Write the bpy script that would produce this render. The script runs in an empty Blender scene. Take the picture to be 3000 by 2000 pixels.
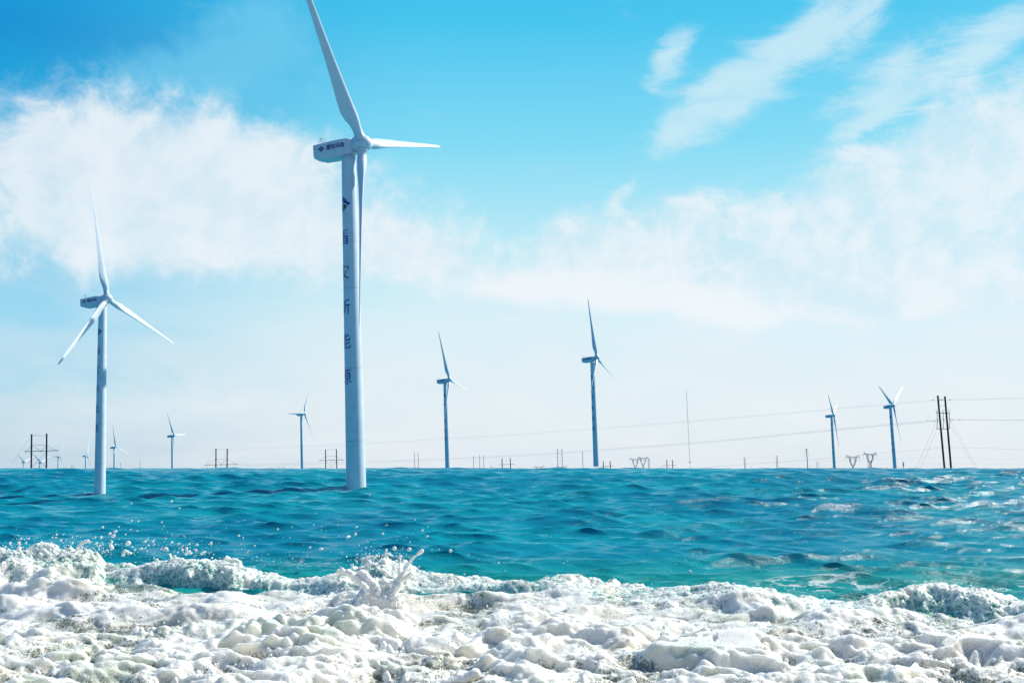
import bpy, bmesh, math, random
import numpy as np
from mathutils import Vector, Matrix

scene = bpy.context.scene
C = scene.collection
R = math.radians

def lin(r, g, b):
    def f(c):
        c /= 255.0
        return c / 12.92 if c <= 0.04045 else ((c + 0.055) / 1.055) ** 2.4
    return (f(r), f(g), f(b), 1.0)

# ------------------------------------------------------------------ camera
CAM_Z = 20.0
FPX = 3178.0                      # focal length in pixels of a 3000 px wide frame
PITCH = math.atan(373.0 / FPX)
CP, SP = math.cos(PITCH), math.sin(PITCH)
cam_data = bpy.data.cameras.new("camera")
cam_data.sensor_width = 36.0
cam_data.lens = FPX / 3000.0 * 36.0
cam_data.clip_start = 0.5
cam_data.clip_end = 30000.0
cam = bpy.data.objects.new("camera", cam_data)
C.objects.link(cam)
cam.location = (0, 0, CAM_Z)
cam.rotation_euler = (math.pi / 2 + PITCH, 0, 0)
scene.camera = cam

# ------------------------------------------------------------------ exposure
scene.view_settings.view_transform = 'Standard'
scene.view_settings.look = 'None'
scene.view_settings.gamma = 1.0
scene.view_settings.use_curve_mapping = False
scene.view_settings.exposure = 0.45
scene.cycles.max_bounces = 6
scene.cycles.diffuse_bounces = 3
scene.cycles.glossy_bounces = 3
scene.cycles.transmission_bounces = 4
scene.cycles.sample_clamp_indirect = 4.0

# ------------------------------------------------------------------ sun
SUN_EL = R(43)
SUN_AZ_WORLD = R(63)  # clockwise from +Y (ahead): sun stands to the right, a little ahead
sun_dir = Vector((math.sin(SUN_AZ_WORLD) * math.cos(SUN_EL), math.cos(SUN_AZ_WORLD) * math.cos(SUN_EL), math.sin(SUN_EL)))
sl = bpy.data.lights.new("sun", 'SUN')
sl.energy = 4.8
sl.angle = R(0.53)
sl.color = (1.0, 0.95, 0.87)
so = bpy.data.objects.new("sun", sl)
C.objects.link(so)
so.rotation_euler = sun_dir.to_track_quat('Z', 'Y').to_euler()

# ------------------------------------------------------------------ sky (world)
world = bpy.data.worlds.new("World")
scene.world = world
world.use_nodes = True

class NT:
    """small node-building helper"""
    def __init__(self, tree):
        self.t = tree
        tree.nodes.clear()
    def n(self, typ, **kw):
        nd = self.t.nodes.new(typ)
        for k, v in kw.items():
            setattr(nd, k, v)
        return nd
    def link(self, a, b):
        self.t.links.new(a, b)
    def put(self, sock, v):
        if isinstance(v, bpy.types.NodeSocket):
            self.link(v, sock)
        elif v is not None:
            sock.default_value = v
    def math(self, op, a, b=None, c=None, clamp=False):
        nd = self.n('ShaderNodeMath', operation=op, use_clamp=clamp)
        for s, v in zip(nd.inputs, (a, b, c)):
            self.put(s, v)
        return nd.outputs[0]
    def mix(self, fac, a, b, blend='MIX'):
        nd = self.n('ShaderNodeMix', data_type='RGBA', blend_type=blend)
        self.put(nd.inputs[0], fac)
        self.put(nd.inputs[6], a)
        self.put(nd.inputs[7], b)
        return nd.outputs[2]
    def smooth(self, v, lo, hi, a=0.0, b=1.0):
        nd = self.n('ShaderNodeMapRange', interpolation_type='SMOOTHSTEP')
        self.put(nd.inputs[0], v)
        for i, x in enumerate((lo, hi, a, b)):
            nd.inputs[i + 1].default_value = x
        return nd.outputs[0]
    def noise(self, vec, scale, detail=4, rough=0.55, dist=0.0, dim='3D'):
        nd = self.n('ShaderNodeTexNoise', noise_dimensions=dim)
        self.put(nd.inputs['Vector'], vec)
        nd.inputs['Scale'].default_value = scale
        nd.inputs['Detail'].default_value = detail
        nd.inputs['Roughness'].default_value = rough
        nd.inputs['Distortion'].default_value = dist
        return nd
    def ramp(self, fac, stops):
        nd = self.n('ShaderNodeValToRGB')
        e = nd.color_ramp.elements
        while len(e) < len(stops):
            e.new(0.5)
        for i, (p, c) in enumerate(stops):
            e[i].position = p
            e[i].color = c
        self.put(nd.inputs[0], fac)
        return nd.outputs[0]
    def comb(self, x, y, z=0.0):
        nd = self.n('ShaderNodeCombineXYZ')
        for s, v in zip(nd.inputs, (x, y, z)):
            self.put(s, v)
        return nd.outputs[0]

def skydir(u, v):
    """bearing and height in the sky (degrees) of a picture point"""
    x = (u - 1500) / FPX
    y = (1000 - v) / FPX
    d = (x, CP - y * SP, SP + y * CP)
    return math.degrees(math.atan2(d[0], d[1])), math.degrees(math.atan2(d[2], math.hypot(d[0], d[1])))

def build_world():
    N = NT(world.node_tree)
    tc = N.n('ShaderNodeTexCoord')
    sep = N.n('ShaderNodeSeparateXYZ')
    N.link(tc.outputs['Generated'], sep.inputs[0])
    x, y, z = sep.outputs
    deg = 180.0 / math.pi
    az = N.math('MULTIPLY', N.math('ARCTAN2', x, y), deg)
    hyp = N.math('SQRT', N.math('ADD', N.math('MULTIPLY', x, x), N.math('MULTIPLY', y, y)))
    el = N.math('MULTIPLY', N.math('ARCTAN2', z, hyp), deg)
    P = N.comb(az, el, 0.0)
    # clear sky by height, paler to the right, deep blue to the left
    def stops(lst):
        return [(h / 90.0, lin(*c)) for h, c in lst]
    h = N.math('DIVIDE', el, 90.0, clamp=True)
    mid = N.ramp(h, stops([(0, (219, 230, 241)), (3.0, (222, 237, 244)), (7.5, (214, 240, 248)), (12, (184, 234, 247)),
                           (17, (128, 219, 245)), (23, (66, 198, 240)), (34, (10, 150, 220)), (60, (80, 165, 220)), (90, (170, 205, 228))]))
    left = N.ramp(h, stops([(0, (176, 206, 226)), (3.0, (190, 220, 236)), (7.5, (160, 216, 240)), (12, (110, 200, 236)),
                            (17, (14, 172, 224)), (21, (0, 146, 212)), (25, (0, 164, 223)), (34, (0, 120, 205)), (60, (70, 150, 215)), (90, (170, 205, 228))]))
    lf = N.smooth(az, -27, -4, 1.0, 0.0)
    sky = N.mix(lf, mid, left)
    # the half of the sky behind the viewer is clear and blue down to the horizon
    backc = N.ramp(h, stops([(0, (0, 110, 182)), (12, (0, 100, 176)), (40, (0, 102, 180)), (65, (105, 160, 198)), (90, (180, 203, 216))]))
    sky = N.mix(N.smooth(y, 0.62, 0.15), sky, backc)
    # noises
    warp = N.noise(P, 0.16, 3, 0.5)
    wsub = N.n('ShaderNodeVectorMath', operation='SUBTRACT')
    N.link(warp.outputs['Color'], wsub.inputs[0])
    wsub.inputs[1].default_value = (0.5, 0.5, 0.5)
    wsc = N.n('ShaderNodeVectorMath', operation='SCALE')
    N.link(wsub.outputs[0], wsc.inputs[0])
    wsc.inputs['Scale'].default_value = 1.9
    wadd = N.n('ShaderNodeVectorMath', operation='ADD')
    N.link(P, wadd.inputs[0])
    N.link(wsc.outputs[0], wadd.inputs[1])
    PW = wadd.outputs[0]
    mp = N.n('ShaderNodeMapping')
    N.link(PW, mp.inputs[0])
    mp.inputs['Rotation'].default_value = (0, 0, R(-32))
    mp.inputs['Scale'].default_value = (0.45, 1.45, 1)
    streak = N.noise(mp.outputs[0], 0.50, 10, 0.68, 0.35).outputs['Fac']
    puff = N.noise(PW, 0.40, 10, 0.66, 0.25).outputs['Fac']
    mp2 = N.n('ShaderNodeMapping')
    N.link(PW, mp2.inputs[0])
    mp2.inputs['Scale'].default_value = (0.4, 1.3, 1)
    flat = N.noise(mp2.outputs[0], 0.38, 5, 0.55).outputs['Fac']
    sepw = N.n('ShaderNodeSeparateXYZ')
    N.link(PW, sepw.inputs[0])
    wx, wy = sepw.outputs[0], sepw.outputs[1]

    def blob(u, v, ru, rv, rot=0.0, s=1.0):
        """soft elliptical bank; sizes in picture pixels, turned into degrees"""
        a0, e0 = skydir(u, v)
        k = 57.3 / FPX
        ra, re = ru * k, rv * k
        c, sn = math.cos(R(rot)), math.sin(R(rot))
        dx = N.math('SUBTRACT', wx, a0)
        dy = N.math('SUBTRACT', wy, e0)
        p = N.math('ADD', N.math('MULTIPLY', dx, c / ra), N.math('MULTIPLY', dy, sn / ra))
        q = N.math('ADD', N.math('MULTIPLY', dx, -sn / re), N.math('MULTIPLY', dy, c / re))
        r2 = N.math('ADD', N.math('MULTIPLY', p, p), N.math('MULTIPLY', q, q))
        g = N.math('EXPONENT', N.math('MULTIPLY', r2, -1.0))
        return N.math('MULTIPLY', g, s)

    def total(blobs):
        acc = None
        for b in blobs:
            g = blob(*b)
            acc = g if acc is None else N.math('ADD', acc, g)
        return acc

    # left bank: heaped top, long soft pale base
    L = total([(360, 520, 400, 180, 0, 1.0), (760, 540, 300, 170, -4, 0.9), (110, 420, 170, 130, 12, 0.75), (620, 420, 300, 90, -4, 0.55),
               (1130, 700, 270, 130, -8, 0.75), (260, 690, 560, 110, 0, 0.85), (850, 715, 400, 95, 0, 0.75), (1320, 770, 240, 75, 0, 0.5)])
    nL = N.math('MULTIPLY', N.math('SUBTRACT', puff, 0.5), 3.0)
    dL = N.math('ADD', N.math('MULTIPLY', N.smooth(N.math('ADD', L, nL), 0.12, 1.30), 0.52), N.math('MULTIPLY', N.smooth(N.math('ADD', L, N.math('MULTIPLY', nL, 0.45)), 0.08, 1.05), 0.46))
    dL = N.math('MULTIPLY', dL, N.smooth(L, 0.02, 0.30))
    # thin veils above it
    V = total([(640, 170, 260, 120, 25, 0.8), (800, 80, 180, 110, 40, 0.6), (420, 260, 260, 80, 8, 0.5), (330, 815, 170, 36, -14, 0.7), (60, 900, 170, 60, 0, 0.8), (420, 960, 300, 36, -4, 0.5), (150, 1100, 520, 80, 0, 0.6), (950, 400, 200, 60, 0, 0.4)])
    dV = N.math('MULTIPLY', N.smooth(N.math('ADD', V, N.math('MULTIPLY', N.math('SUBTRACT', puff, 0.5), 1.5)), 0.15, 1.05), 0.60)
    # right: slanting streaks
    S = total([(1985, 140, 110, 50, 52, 0.95), (2050, 320, 170, 70, 30, 0.95), (2250, 170, 190, 72, 36, 0.8), (2400, 60, 150, 66, 40, 0.75), (2560, 10, 180, 60, 36, 0.8), (2180, 340, 150, 40, 20, 0.45),
               (2600, 230, 190, 62, 22, 0.95), (2880, 150, 230, 55, 30, 1.0), (2520, 375, 150, 30, 30, 0.9), (1960, 370, 60, 40, 60, 0.4), (2330, 60, 160, 40, 30, 0.5)])
    nS = N.math('MULTIPLY', N.math('SUBTRACT', streak, 0.5), 3.0)
    dS = N.math('ADD', N.math('MULTIPLY', N.smooth(N.math('ADD', S, nS), 0.12, 1.35), 0.45), N.math('MULTIPLY', N.smooth(N.math('ADD', S, N.math('MULTIPLY', nS, 0.6)), 0.10, 1.0), 0.38))
    dS = N.math('MULTIPLY', dS, N.smooth(S, 0.03, 0.35))
    # right bank
    B = total([(2950, 420, 250, 190, 30, 1.25), (2760, 420, 70, 110, 10, 0.5), (2010, 590, 80, 45, 10, 0.55), (1650, 660, 90, 50, 10, 0.5), (2440, 510, 90, 50, 10, 0.5), (2820, 580, 280, 150, 20, 0.9), (2420, 610, 250, 100, 24, 0.95), (2010, 670, 180, 95, 18, 0.95),
               (1720, 730, 190, 100, 22, 0.95), (1560, 800, 160, 60, 10, 0.5), (2250, 810, 620, 140, 0, 0.85), (2850, 780, 420, 190, 0, 0.85), (1830, 560, 70, 26, 42, 0.55)])
    nB = N.math('MULTIPLY', N.math('SUBTRACT', N.mix(0.45, streak, puff), 0.5), 3.6)
    dB = N.math('ADD', N.math('MULTIPLY', N.smooth(N.math('ADD', B, nB), 0.22, 1.20), 0.55), N.math('MULTIPLY', N.smooth(N.math('ADD', B, N.math('MULTIPLY', nB, 0.45)), 0.16, 0.95), 0.45))
    dB = N.math('MULTIPLY', dB, N.smooth(B, 0.03, 0.35))
    # long bright bars low over the horizon
    W = total([(1850, 860, 420, 80, -6, 1.0), (1500, 850, 260, 60, 4, 0.5), (2250, 930, 300, 60, -12, 0.6), (200, 1130, 500, 70, 0, 0.3)])
    dW = N.math('MULTIPLY', N.smooth(N.math('ADD', W, N.math('MULTIPLY', N.math('SUBTRACT', flat, 0.5), 1.5)), 0.15, 1.15), 0.9)
    # clouds elsewhere in the sky, outside the picture
    OUT = N.smooth(N.noise(tc.outputs['Generated'], 2.2, 6, 0.6).outputs['Fac'], 0.50, 0.68)
    gate = N.math('MAXIMUM', N.smooth(el, 27, 45), N.smooth(N.math('ABSOLUTE', az), 34, 60))
    dO = N.math('MULTIPLY', N.math('MULTIPLY', N.math('MULTIPLY', OUT, gate), N.smooth(y, -0.1, 0.35)), 0.6)
    white = lin(240, 246, 250)
    pale = lin(205, 234, 245)
    shade = N.mix(N.smooth(puff, 0.35, 0.65), lin(222, 238, 246), white)
    sky = N.mix(dV, sky, lin(120, 208, 240))
    sky = N.mix(dS, sky, lin(208, 237, 247))
    sky = N.mix(N.math('MULTIPLY', dB, 0.86), sky, N.mix(N.smooth(puff, 0.36, 0.64), lin(208, 235, 246), lin(238, 245, 249)))
    sky = N.mix(N.math('MULTIPLY', dL, 0.93), sky, shade)
    haze = N.math('MULTIPLY', N.smooth(el, 1.0, 13.5, 1.0, 0.0), N.smooth(flat, 0.30, 0.72, 0.30, 0.85))
    sky = N.mix(N.math('MULTIPLY', haze, N.smooth(az, -30, 2, 0.45, 1.0)), sky, lin(234, 241, 246))
    sky = N.mix(dW, sky, lin(243, 247, 250))
    sky = N.mix(dO, sky, white)
    # Nishita sky underneath, at the same sun
    ns = N.n('ShaderNodeTexSky', sky_type='NISHITA')
    ns.sun_disc = False
    ns.sun_elevation = SUN_EL
    ns.sun_rotation = SUN_AZ_WORLD
    scl = N.n('ShaderNodeVectorMath', operation='SCALE')
    N.link(sky, scl.inputs[0])
    scl.inputs['Scale'].default_value = 7.4       # picture tones at the exposure set above
    col = N.mix(0.94, ns.outputs[0], scl.outputs[0])
    bg = N.n('ShaderNodeBackground')
    N.link(col, bg.inputs[0])
    bg.inputs[1].default_value = 0.1
    out = N.n('ShaderNodeOutputWorld')
    N.link(bg.outputs[0], out.inputs[0])
    world.cycles.sampling_method = 'MANUAL'
    world.cycles.sample_map_resolution = 1024
build_world()

# ------------------------------------------------------------------ helpers
def ray(u, v):
    """direction of a picture point, scaled so that Y = 1"""
    x = (u - 1500) / FPX
    y = (1000 - v) / FPX
    d = Vector((x, CP - y * SP, SP + y * CP))
    return d / d.y

def at(u, v, D):
    return Vector((0, 0, CAM_Z)) + ray(u, v) * D

def project(X, Y, Z):
    z = Z - CAM_Z
    F = Y * CP + z * SP
    U = -Y * SP + z * CP
    return 1500 + FPX * X / F, 1000 - FPX * U / F

def tag(o, label=None, cat=None, group=None, kind=None):
    if label: o['label'] = label
    if cat: o['category'] = cat
    if group: o['group'] = group
    if kind: o['kind'] = kind
    return o

def empty(name, loc):
    o = bpy.data.objects.new(name, None)
    o.empty_display_size = 0.5
    C.objects.link(o)
    o.location = loc
    return o

def mesh_obj(name, bm, mats, parent=None, smooth=True):
    me = bpy.data.meshes.new(name)
    bm.to_mesh(me)
    bm.free()
    for m in (mats if isinstance(mats, (list, tuple)) else [mats]):
        me.materials.append(m)
    if smooth:
        me.polygons.foreach_set('use_smooth', [True] * len(me.polygons))
    o = bpy.data.objects.new(name, me)
    C.objects.link(o)
    if parent: o.parent = parent
    return o

def np_mesh(name, verts, quads, mat):
    me = bpy.data.meshes.new(name)
    nv, nf = len(verts), len(quads)
    me.vertices.add(nv)
    me.vertices.foreach_set('co', verts.astype(np.float32).ravel())
    me.loops.add(nf * 4)
    me.loops.foreach_set('vertex_index', quads.astype(np.int32).ravel())
    me.polygons.add(nf)
    me.polygons.foreach_set('loop_start', np.arange(nf, dtype=np.int32) * 4)
    me.polygons.foreach_set('use_smooth', np.ones(nf, dtype=bool))
    me.update(calc_edges=True)
    me.materials.append(mat)
    o = bpy.data.objects.new(name, me)
    C.objects.link(o)
    return o

def attr(o, name, vals):
    a = o.data.attributes.new(name, 'FLOAT', 'POINT')
    a.data.foreach_set('value', vals.astype(np.float32).ravel())

def bm_tube(bm, pts, rads, seg=8, cap=True, mi=0):
    """tube through points with a radius at each"""
    pts = [Vector(p) for p in pts]
    if not isinstance(rads, (list, tuple)): rads = [rads] * len(pts)
    rings = []
    ref = None
    for i, p in enumerate(pts):
        d = (pts[min(i + 1, len(pts) - 1)] - pts[max(i - 1, 0)]).normalized()
        if ref is None:
            ref = Vector((0, 0, 1)) if abs(d.z) < 0.9 else Vector((1, 0, 0))
        s = d.cross(ref).normalized()
        t = s.cross(d).normalized()
        ref = t
        rings.append([bm.verts.new(p + (s * math.cos(a) + t * math.sin(a)) * rads[i])
                      for a in [2 * math.pi * k / seg for k in range(seg)]])
    for a, b in zip(rings, rings[1:]):
        for k in range(seg):
            f = bm.faces.new((a[k], a[(k + 1) % seg], b[(k + 1) % seg], b[k]))
            f.material_index = mi
    if cap:
        bm.faces.new(rings[0]).material_index = mi
        bm.faces.new(list(reversed(rings[-1]))).material_index = mi

def bm_loft(bm, rings, cap=True, mi=0):
    vs = [[bm.verts.new(p) for p in r] for r in rings]
    n = len(vs[0])
    for a, b in zip(vs, vs[1:]):
        for k in range(n):
            bm.faces.new((a[k], a[(k + 1) % n], b[(k + 1) % n], b[k])).material_index = mi
    if cap:
        bm.faces.new(list(reversed(vs[0]))).material_index = mi
        bm.faces.new(vs[-1]).material_index = mi
    bmesh.ops.recalc_face_normals(bm, faces=bm.faces)

def bm_ball(bm, c, r, sub=2, sc=(1, 1, 1)):
    m = Matrix.Translation(c) @ Matrix.Diagonal((sc[0], sc[1], sc[2], 1))
    bmesh.ops.create_icosphere(bm, subdivisions=sub, radius=r, matrix=m)

# numpy noise ---------------------------------------------------------------
def _hash(ix, iy, seed):
    n = (ix.astype(np.int64) * 374761393 + iy.astype(np.int64) * 668265263 + seed * 1442695041) & 0x7fffffff
    n = ((n ^ (n >> 13)) * 1274126177) & 0x7fffffff
    n = n ^ (n >> 16)
    return (n & 0xffffff).astype(np.float32) / np.float32(0xffffff)

def perlin(x, y, seed=0):
    x0 = np.floor(x); y0 = np.floor(y)
    fx = (x - x0).astype(np.float32); fy = (y - y0).astype(np.float32)
    def g(dx, dy):
        a = _hash(x0 + dx, y0 + dy, seed) * np.float32(2 * math.pi)
        return np.cos(a) * (fx - dx) + np.sin(a) * (fy - dy)
    u = fx * fx * fx * (fx * (fx * 6 - 15) + 10)
    v = fy * fy * fy * (fy * (fy * 6 - 15) + 10)
    a = g(0, 0) * (1 - u) + g(1, 0) * u
    b = g(0, 1) * (1 - u) + g(1, 1) * u
    return (a * (1 - v) + b * v) * 1.41

def fbm(x, y, oct=4, seed=0, gain=0.5, lac=2.03):
    s = 0; a = 1.0; t = 0
    for o in range(oct):
        s = s + a * perlin(x, y, seed + o * 17)
        t += a; a *= gain; x = x * lac + 11.3; y = y * lac - 7.7
    return s / t

def ridged(x, y, oct=4, seed=0, gain=0.5):
    s = 0; a = 1.0; t = 0
    for o in range(oct):
        n = 1 - np.abs(perlin(x, y, seed + o * 29))
        s = s + a * n * n
        t += a; a *= gain; x = x * 2.07 + 3.1; y = y * 2.07 + 5.9
    return s / t

def domes(x, y, seed=0, rmin=0.45, rmax=0.85, keep=1.0):
    """rounded lumps: upper envelope of hemispheres scattered one per cell"""
    x0 = np.floor(x); y0 = np.floor(y)
    best = np.zeros(x.shape, np.float32)
    for dx in (-1, 0, 1):
        for dy in (-1, 0, 1):
            cx = x0 + dx; cy = y0 + dy
            px = cx + _hash(cx, cy, seed); py = cy + _hash(cx, cy, seed + 5)
            rr = rmin + (rmax - rmin) * _hash(cx, cy, seed + 9)
            if keep < 1.0:
                rr = np.where(_hash(cx, cy, seed + 13) < keep, rr, 0.02)
            q = 1 - ((x - px) ** 2 + (y - py) ** 2) / (rr * rr)
            h = np.maximum(q, 0).astype(np.float32) * rr
            best = best + (h * h) ** 2
    return np.sqrt(np.sqrt(best))

def billow(x, y, oct=3, seed=0, gain=0.5):
    s = 0; a = 1.0; t = 0
    for o in range(oct):
        n = np.abs(perlin(x, y, seed + o * 31))
        s = s + a * n
        t += a; a *= gain; x = x * 2.11 + 9.1; y = y * 2.11 - 4.3
    return s / t

def blur(a, n):
    k = 2 * n + 1
    for ax in (0, 1):
        p = np.pad(a, [(n + 1, n) if i == ax else (0, 0) for i in (0, 1)], mode='edge').astype(np.float64)
        c = np.cumsum(p, axis=ax)
        a = ((np.take(c, range(k, c.shape[ax]), axis=ax) - np.take(c, range(0, c.shape[ax] - k), axis=ax)) / k)
    return a.astype(np.float32)

def sstep(v, lo, hi):
    t = np.clip((v - lo) / (hi - lo), 0, 1)
    return t * t * (3 - 2 * t)

# ------------------------------------------------------------------ materials
def mat(name):
    m = bpy.data.materials.new(name)
    m.use_nodes = True
    return m, NT(m.node_tree)

def finish(N, bsdf):
    out = N.n('ShaderNodeOutputMaterial')
    N.link(bsdf.outputs[0], out.inputs[0])

def principled(N, base, rough=0.5, **kw):
    b = N.n('ShaderNodeBsdfPrincipled')
    N.put(b.inputs['Base Color'], base)
    N.put(b.inputs['Roughness'], rough)
    for k, v in kw.items():
        N.put(b.inputs[k], v)
    return b

def paint(name, col, rough=0.4, var=0.06, scale=0.6, dirt=None):
    m, N = mat(name)
    tc = N.n('ShaderNodeTexCoord')
    nz = N.noise(tc.outputs['Object'], scale, 5, 0.6).outputs['Fac']
    dark = tuple(c * (1 - 2.2 * var) for c in col[:3]) + (1,)
    c = N.mix(N.smooth(nz, 0.35, 0.7), col, dark)
    if dirt:
        mp = N.n('ShaderNodeMapping')
        N.link(tc.outputs['Object'], mp.inputs[0])
        mp.inputs['Scale'].default_value = (2.2, 2.2, 0.06)
        st = N.noise(mp.outputs[0], 1.0, 5, 0.65).outputs['Fac']
        c = N.mix(N.smooth(st, 0.55, 0.85, 0.0, 0.45), c, dirt)
    finish(N, principled(N, c, rough))
    return m

M_white = paint('turbine_paint', (0.60, 0.70, 0.75, 1), 0.42, 0.04, 0.35, (0.46, 0.50, 0.54, 1))
M_blade = paint('blade_paint', (0.60, 0.69, 0.76, 1), 0.42, 0.03, 0.3)
M_seam = paint('seam_grey', (0.34, 0.39, 0.46, 1), 0.6)  # darker grey colour of the tower and nacelle seam lines
M_blue = paint('lettering_blue', (0.012, 0.035, 0.26, 1), 0.45, 0.05)
M_brown = paint('emblem_grey', (0.07, 0.07, 0.08, 1), 0.5, 0.05)
M_pole = paint('dark_pole', (0.010, 0.016, 0.042, 1), 0.7, 0.1)
M_far = paint('galvanised_steel', (0.17, 0.24, 0.32, 1), 0.6, 0.08)
M_wire = paint('cable', (0.34, 0.44, 0.54, 1), 0.6, 0.05)
M_metal = paint('sensor_metal', (0.25, 0.32, 0.40, 1), 0.5, 0.05)

# ------------------------------------------------------------------ sea surface shape
SLOPE = 0.0817
Y1 = 225.0
Z1 = SLOPE * Y1
KQ = SLOPE ** 2 / (4 * (CAM_Z - Z1))
YC = Y1 + SLOPE / (2 * KQ)            # top of the long swell
def sea_base(Y):
    Y = np.asarray(Y, dtype=np.float64)
    z = np.where(Y < Y1, SLOPE * Y, Z1 + SLOPE * (Y - Y1) - KQ * (Y - Y1) ** 2)
    over = np.maximum(Y - YC, 0)
    far = CAM_Z - 6.0 * (1 - np.exp(-(over / 60.0) ** 2))
    return np.where(Y > YC, far, z)

rng = np.random.default_rng(11)
NW = 130
WL = np.exp(rng.uniform(np.log(1.0), np.log(14.0), NW))
WD = rng.normal(0, 0.33, NW) + 0.05
WK = 2 * math.pi / WL
wsp = np.exp(-((np.log(WL) - np.log(5.2)) / 0.80) ** 2) + np.where(WL < 3.0, 0.34, 0.08)
WA = 0.325 * wsp / np.sqrt((wsp ** 2).sum() / 2) / WK
WP = rng.uniform(0, 2 * math.pi, NW)
def waves(X, Y, amp):
    dz = np.zeros(X.shape, np.float32); dx = dz.copy(); dy = dz.copy()
    Xf = X.astype(np.float32); Yf = Y.astype(np.float32)
    gust = (1 + 0.45 * fbm(Xf / 22.0, Yf / 30.0, 2, 3)).astype(np.float32)
    for k, d, a, p in zip(WK, WD, WA, WP):
        kx, ky = math.sin(d), -math.cos(d)
        ph = (k * (kx * Xf + ky * Yf) + p).astype(np.float32)
        s, c = np.sin(ph), np.cos(ph)
        dz += np.float32(a) * c
        dx -= np.float32(a * kx * 0.8) * s
        dy -= np.float32(a * ky * 0.8) * s
    g = gust * amp
    return dx * g, dy * g, dz * g

def grid_quads(nr, nc):
    i = np.arange(nr * nc, dtype=np.int32).reshape(nr, nc)
    return np.stack([i[:-1, :-1], i[:-1, 1:], i[1:, 1:], i[1:, :-1]], -1).reshape(-1, 4)

def build_sea():
    rows = np.concatenate([np.linspace(0, 86, 40)[:-1], np.exp(np.linspace(np.log(86), np.log(290), 900)), np.array([300, 330, 380, 500, 800, 1500, 3000, 6000, 12000.0])])
    us = np.concatenate([np.array([-9000, -6000, -4000, -2600, -1600]), np.linspace(-900, 3900, 1500), np.array([4600, 5600, 7000, 9000, 12000])])
    tx = (us - 1500) / FPX
    Y = np.repeat(rows[:, None], len(tx), 1)
    X = tx[None, :] * np.maximum(Y, 40)
    amp = sstep(Y, 55, 88) * (1 - 0.55 * sstep(Y, 215, 255)) * (1 - sstep(Y, 285, 330))
    dx, dy, dz = waves(X, Y, amp.astype(np.float32))
    Z = sea_base(Y) + dz
    v = np.stack([X + dx, Y + dy, Z], -1).reshape(-1, 3)
    U, V = project(X, Y, sea_base(Y))
    Xf, Yf = X.astype(np.float32), Y.astype(np.float32)
    st = ridged(Xf / 3.4 + 0.5 * fbm(Xf / 2.0, Yf / 2.0, 2, 301), Yf / 1.1, 4, 305, 0.6)
    drift = np.exp(-(((U - 2430) / 240) ** 2 + ((V - 1706) / 17) ** 2)) + 0.8 * np.exp(-(((U - 2985) / 70) ** 2 + ((V - 1716) / 12) ** 2)) + 0.6 * np.exp(-(((U - 900) / 120) ** 2 + ((V - 1650) / 14) ** 2))
    for px, dd in ((1043, 202.0), (293, 191.6)):
        bx = (px - 1500) / FPX * dd
        drift = drift + 0.8 * np.exp(-(((X - bx) / 3.2) ** 2 + ((Y - dd + 2.0) / 4.5) ** 2))
    drift = np.clip(drift, 0, 1) * sstep(st, 0.50, 0.78)
    m, N = mat('sea_water')
    tc = N.n('ShaderNodeTexCoord')
    ob = tc.outputs['Object']
    sp = N.n('ShaderNodeSeparateXYZ')
    N.link(ob, sp.inputs[0])
    big = N.noise(ob, 0.035, 3, 0.5).outputs['Fac']
    deep = N.mix(N.smooth(big, 0.4, 0.62), (0.0, 0.182, 0.268, 1), (0.0, 0.235, 0.30, 1))
    shal = (0.003, 0.235, 0.225, 1)
    base = N.mix(N.smooth(sp.outputs[1], 108, 130, 1.0, 0.0), deep, shal)
    mq = N.n('ShaderNodeMapping')
    N.link(ob, mq.inputs[0])
    mq.inputs['Scale'].default_value = (0.6, 1.25, 1.0)
    r1 = N.noise(mq.outputs[0], 1.3, 6, 0.66, 0.5)
    mp = N.n('ShaderNodeMapping')
    N.link(ob, mp.inputs[0])
    mp.inputs['Scale'].default_value = (0.55, 1.5, 1.0)
    r2 = N.noise(mp.outputs[0], 4.5, 3, 0.6)
    hgt = N.math('ADD', r1.outputs['Fac'], N.math('MULTIPLY', r2.outputs['Fac'], 0.30))
    bp = N.n('ShaderNodeBump')
    bp.inputs['Strength'].default_value = 0.65
    bp.inputs['Distance'].default_value = 0.24
    N.link(hgt, bp.inputs['Height'])
    da = N.n('ShaderNodeAttribute', attribute_name='drift')
    base = N.mix(N.smooth(N.math('ADD', da.outputs['Fac'], N.math('MULTIPLY', N.math('SUBTRACT', r2.outputs['Fac'], 0.5), 0.8)), 0.22, 0.75, 0.0, 0.75), base, (0.60, 0.66, 0.62, 1))
    b = principled(N, base, 0.20, IOR=1.33)
    b.inputs['Specular IOR Level'].default_value = 0.26
    N.link(bp.outputs[0], b.inputs['Normal'])
    finish(N, b)
    o = np_mesh('sea', v, grid_quads(len(rows), len(us)), m)
    attr(o, 'drift', drift)
    tag(o, 'turquoise sea with small dark wind waves', 'sea', kind='structure')
build_sea()

# ------------------------------------------------------------------ surf foam
def curve(pts, u):
    p = np.array(pts, dtype=np.float64)
    return np.interp(u, p[:, 0], p[:, 1])

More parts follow.
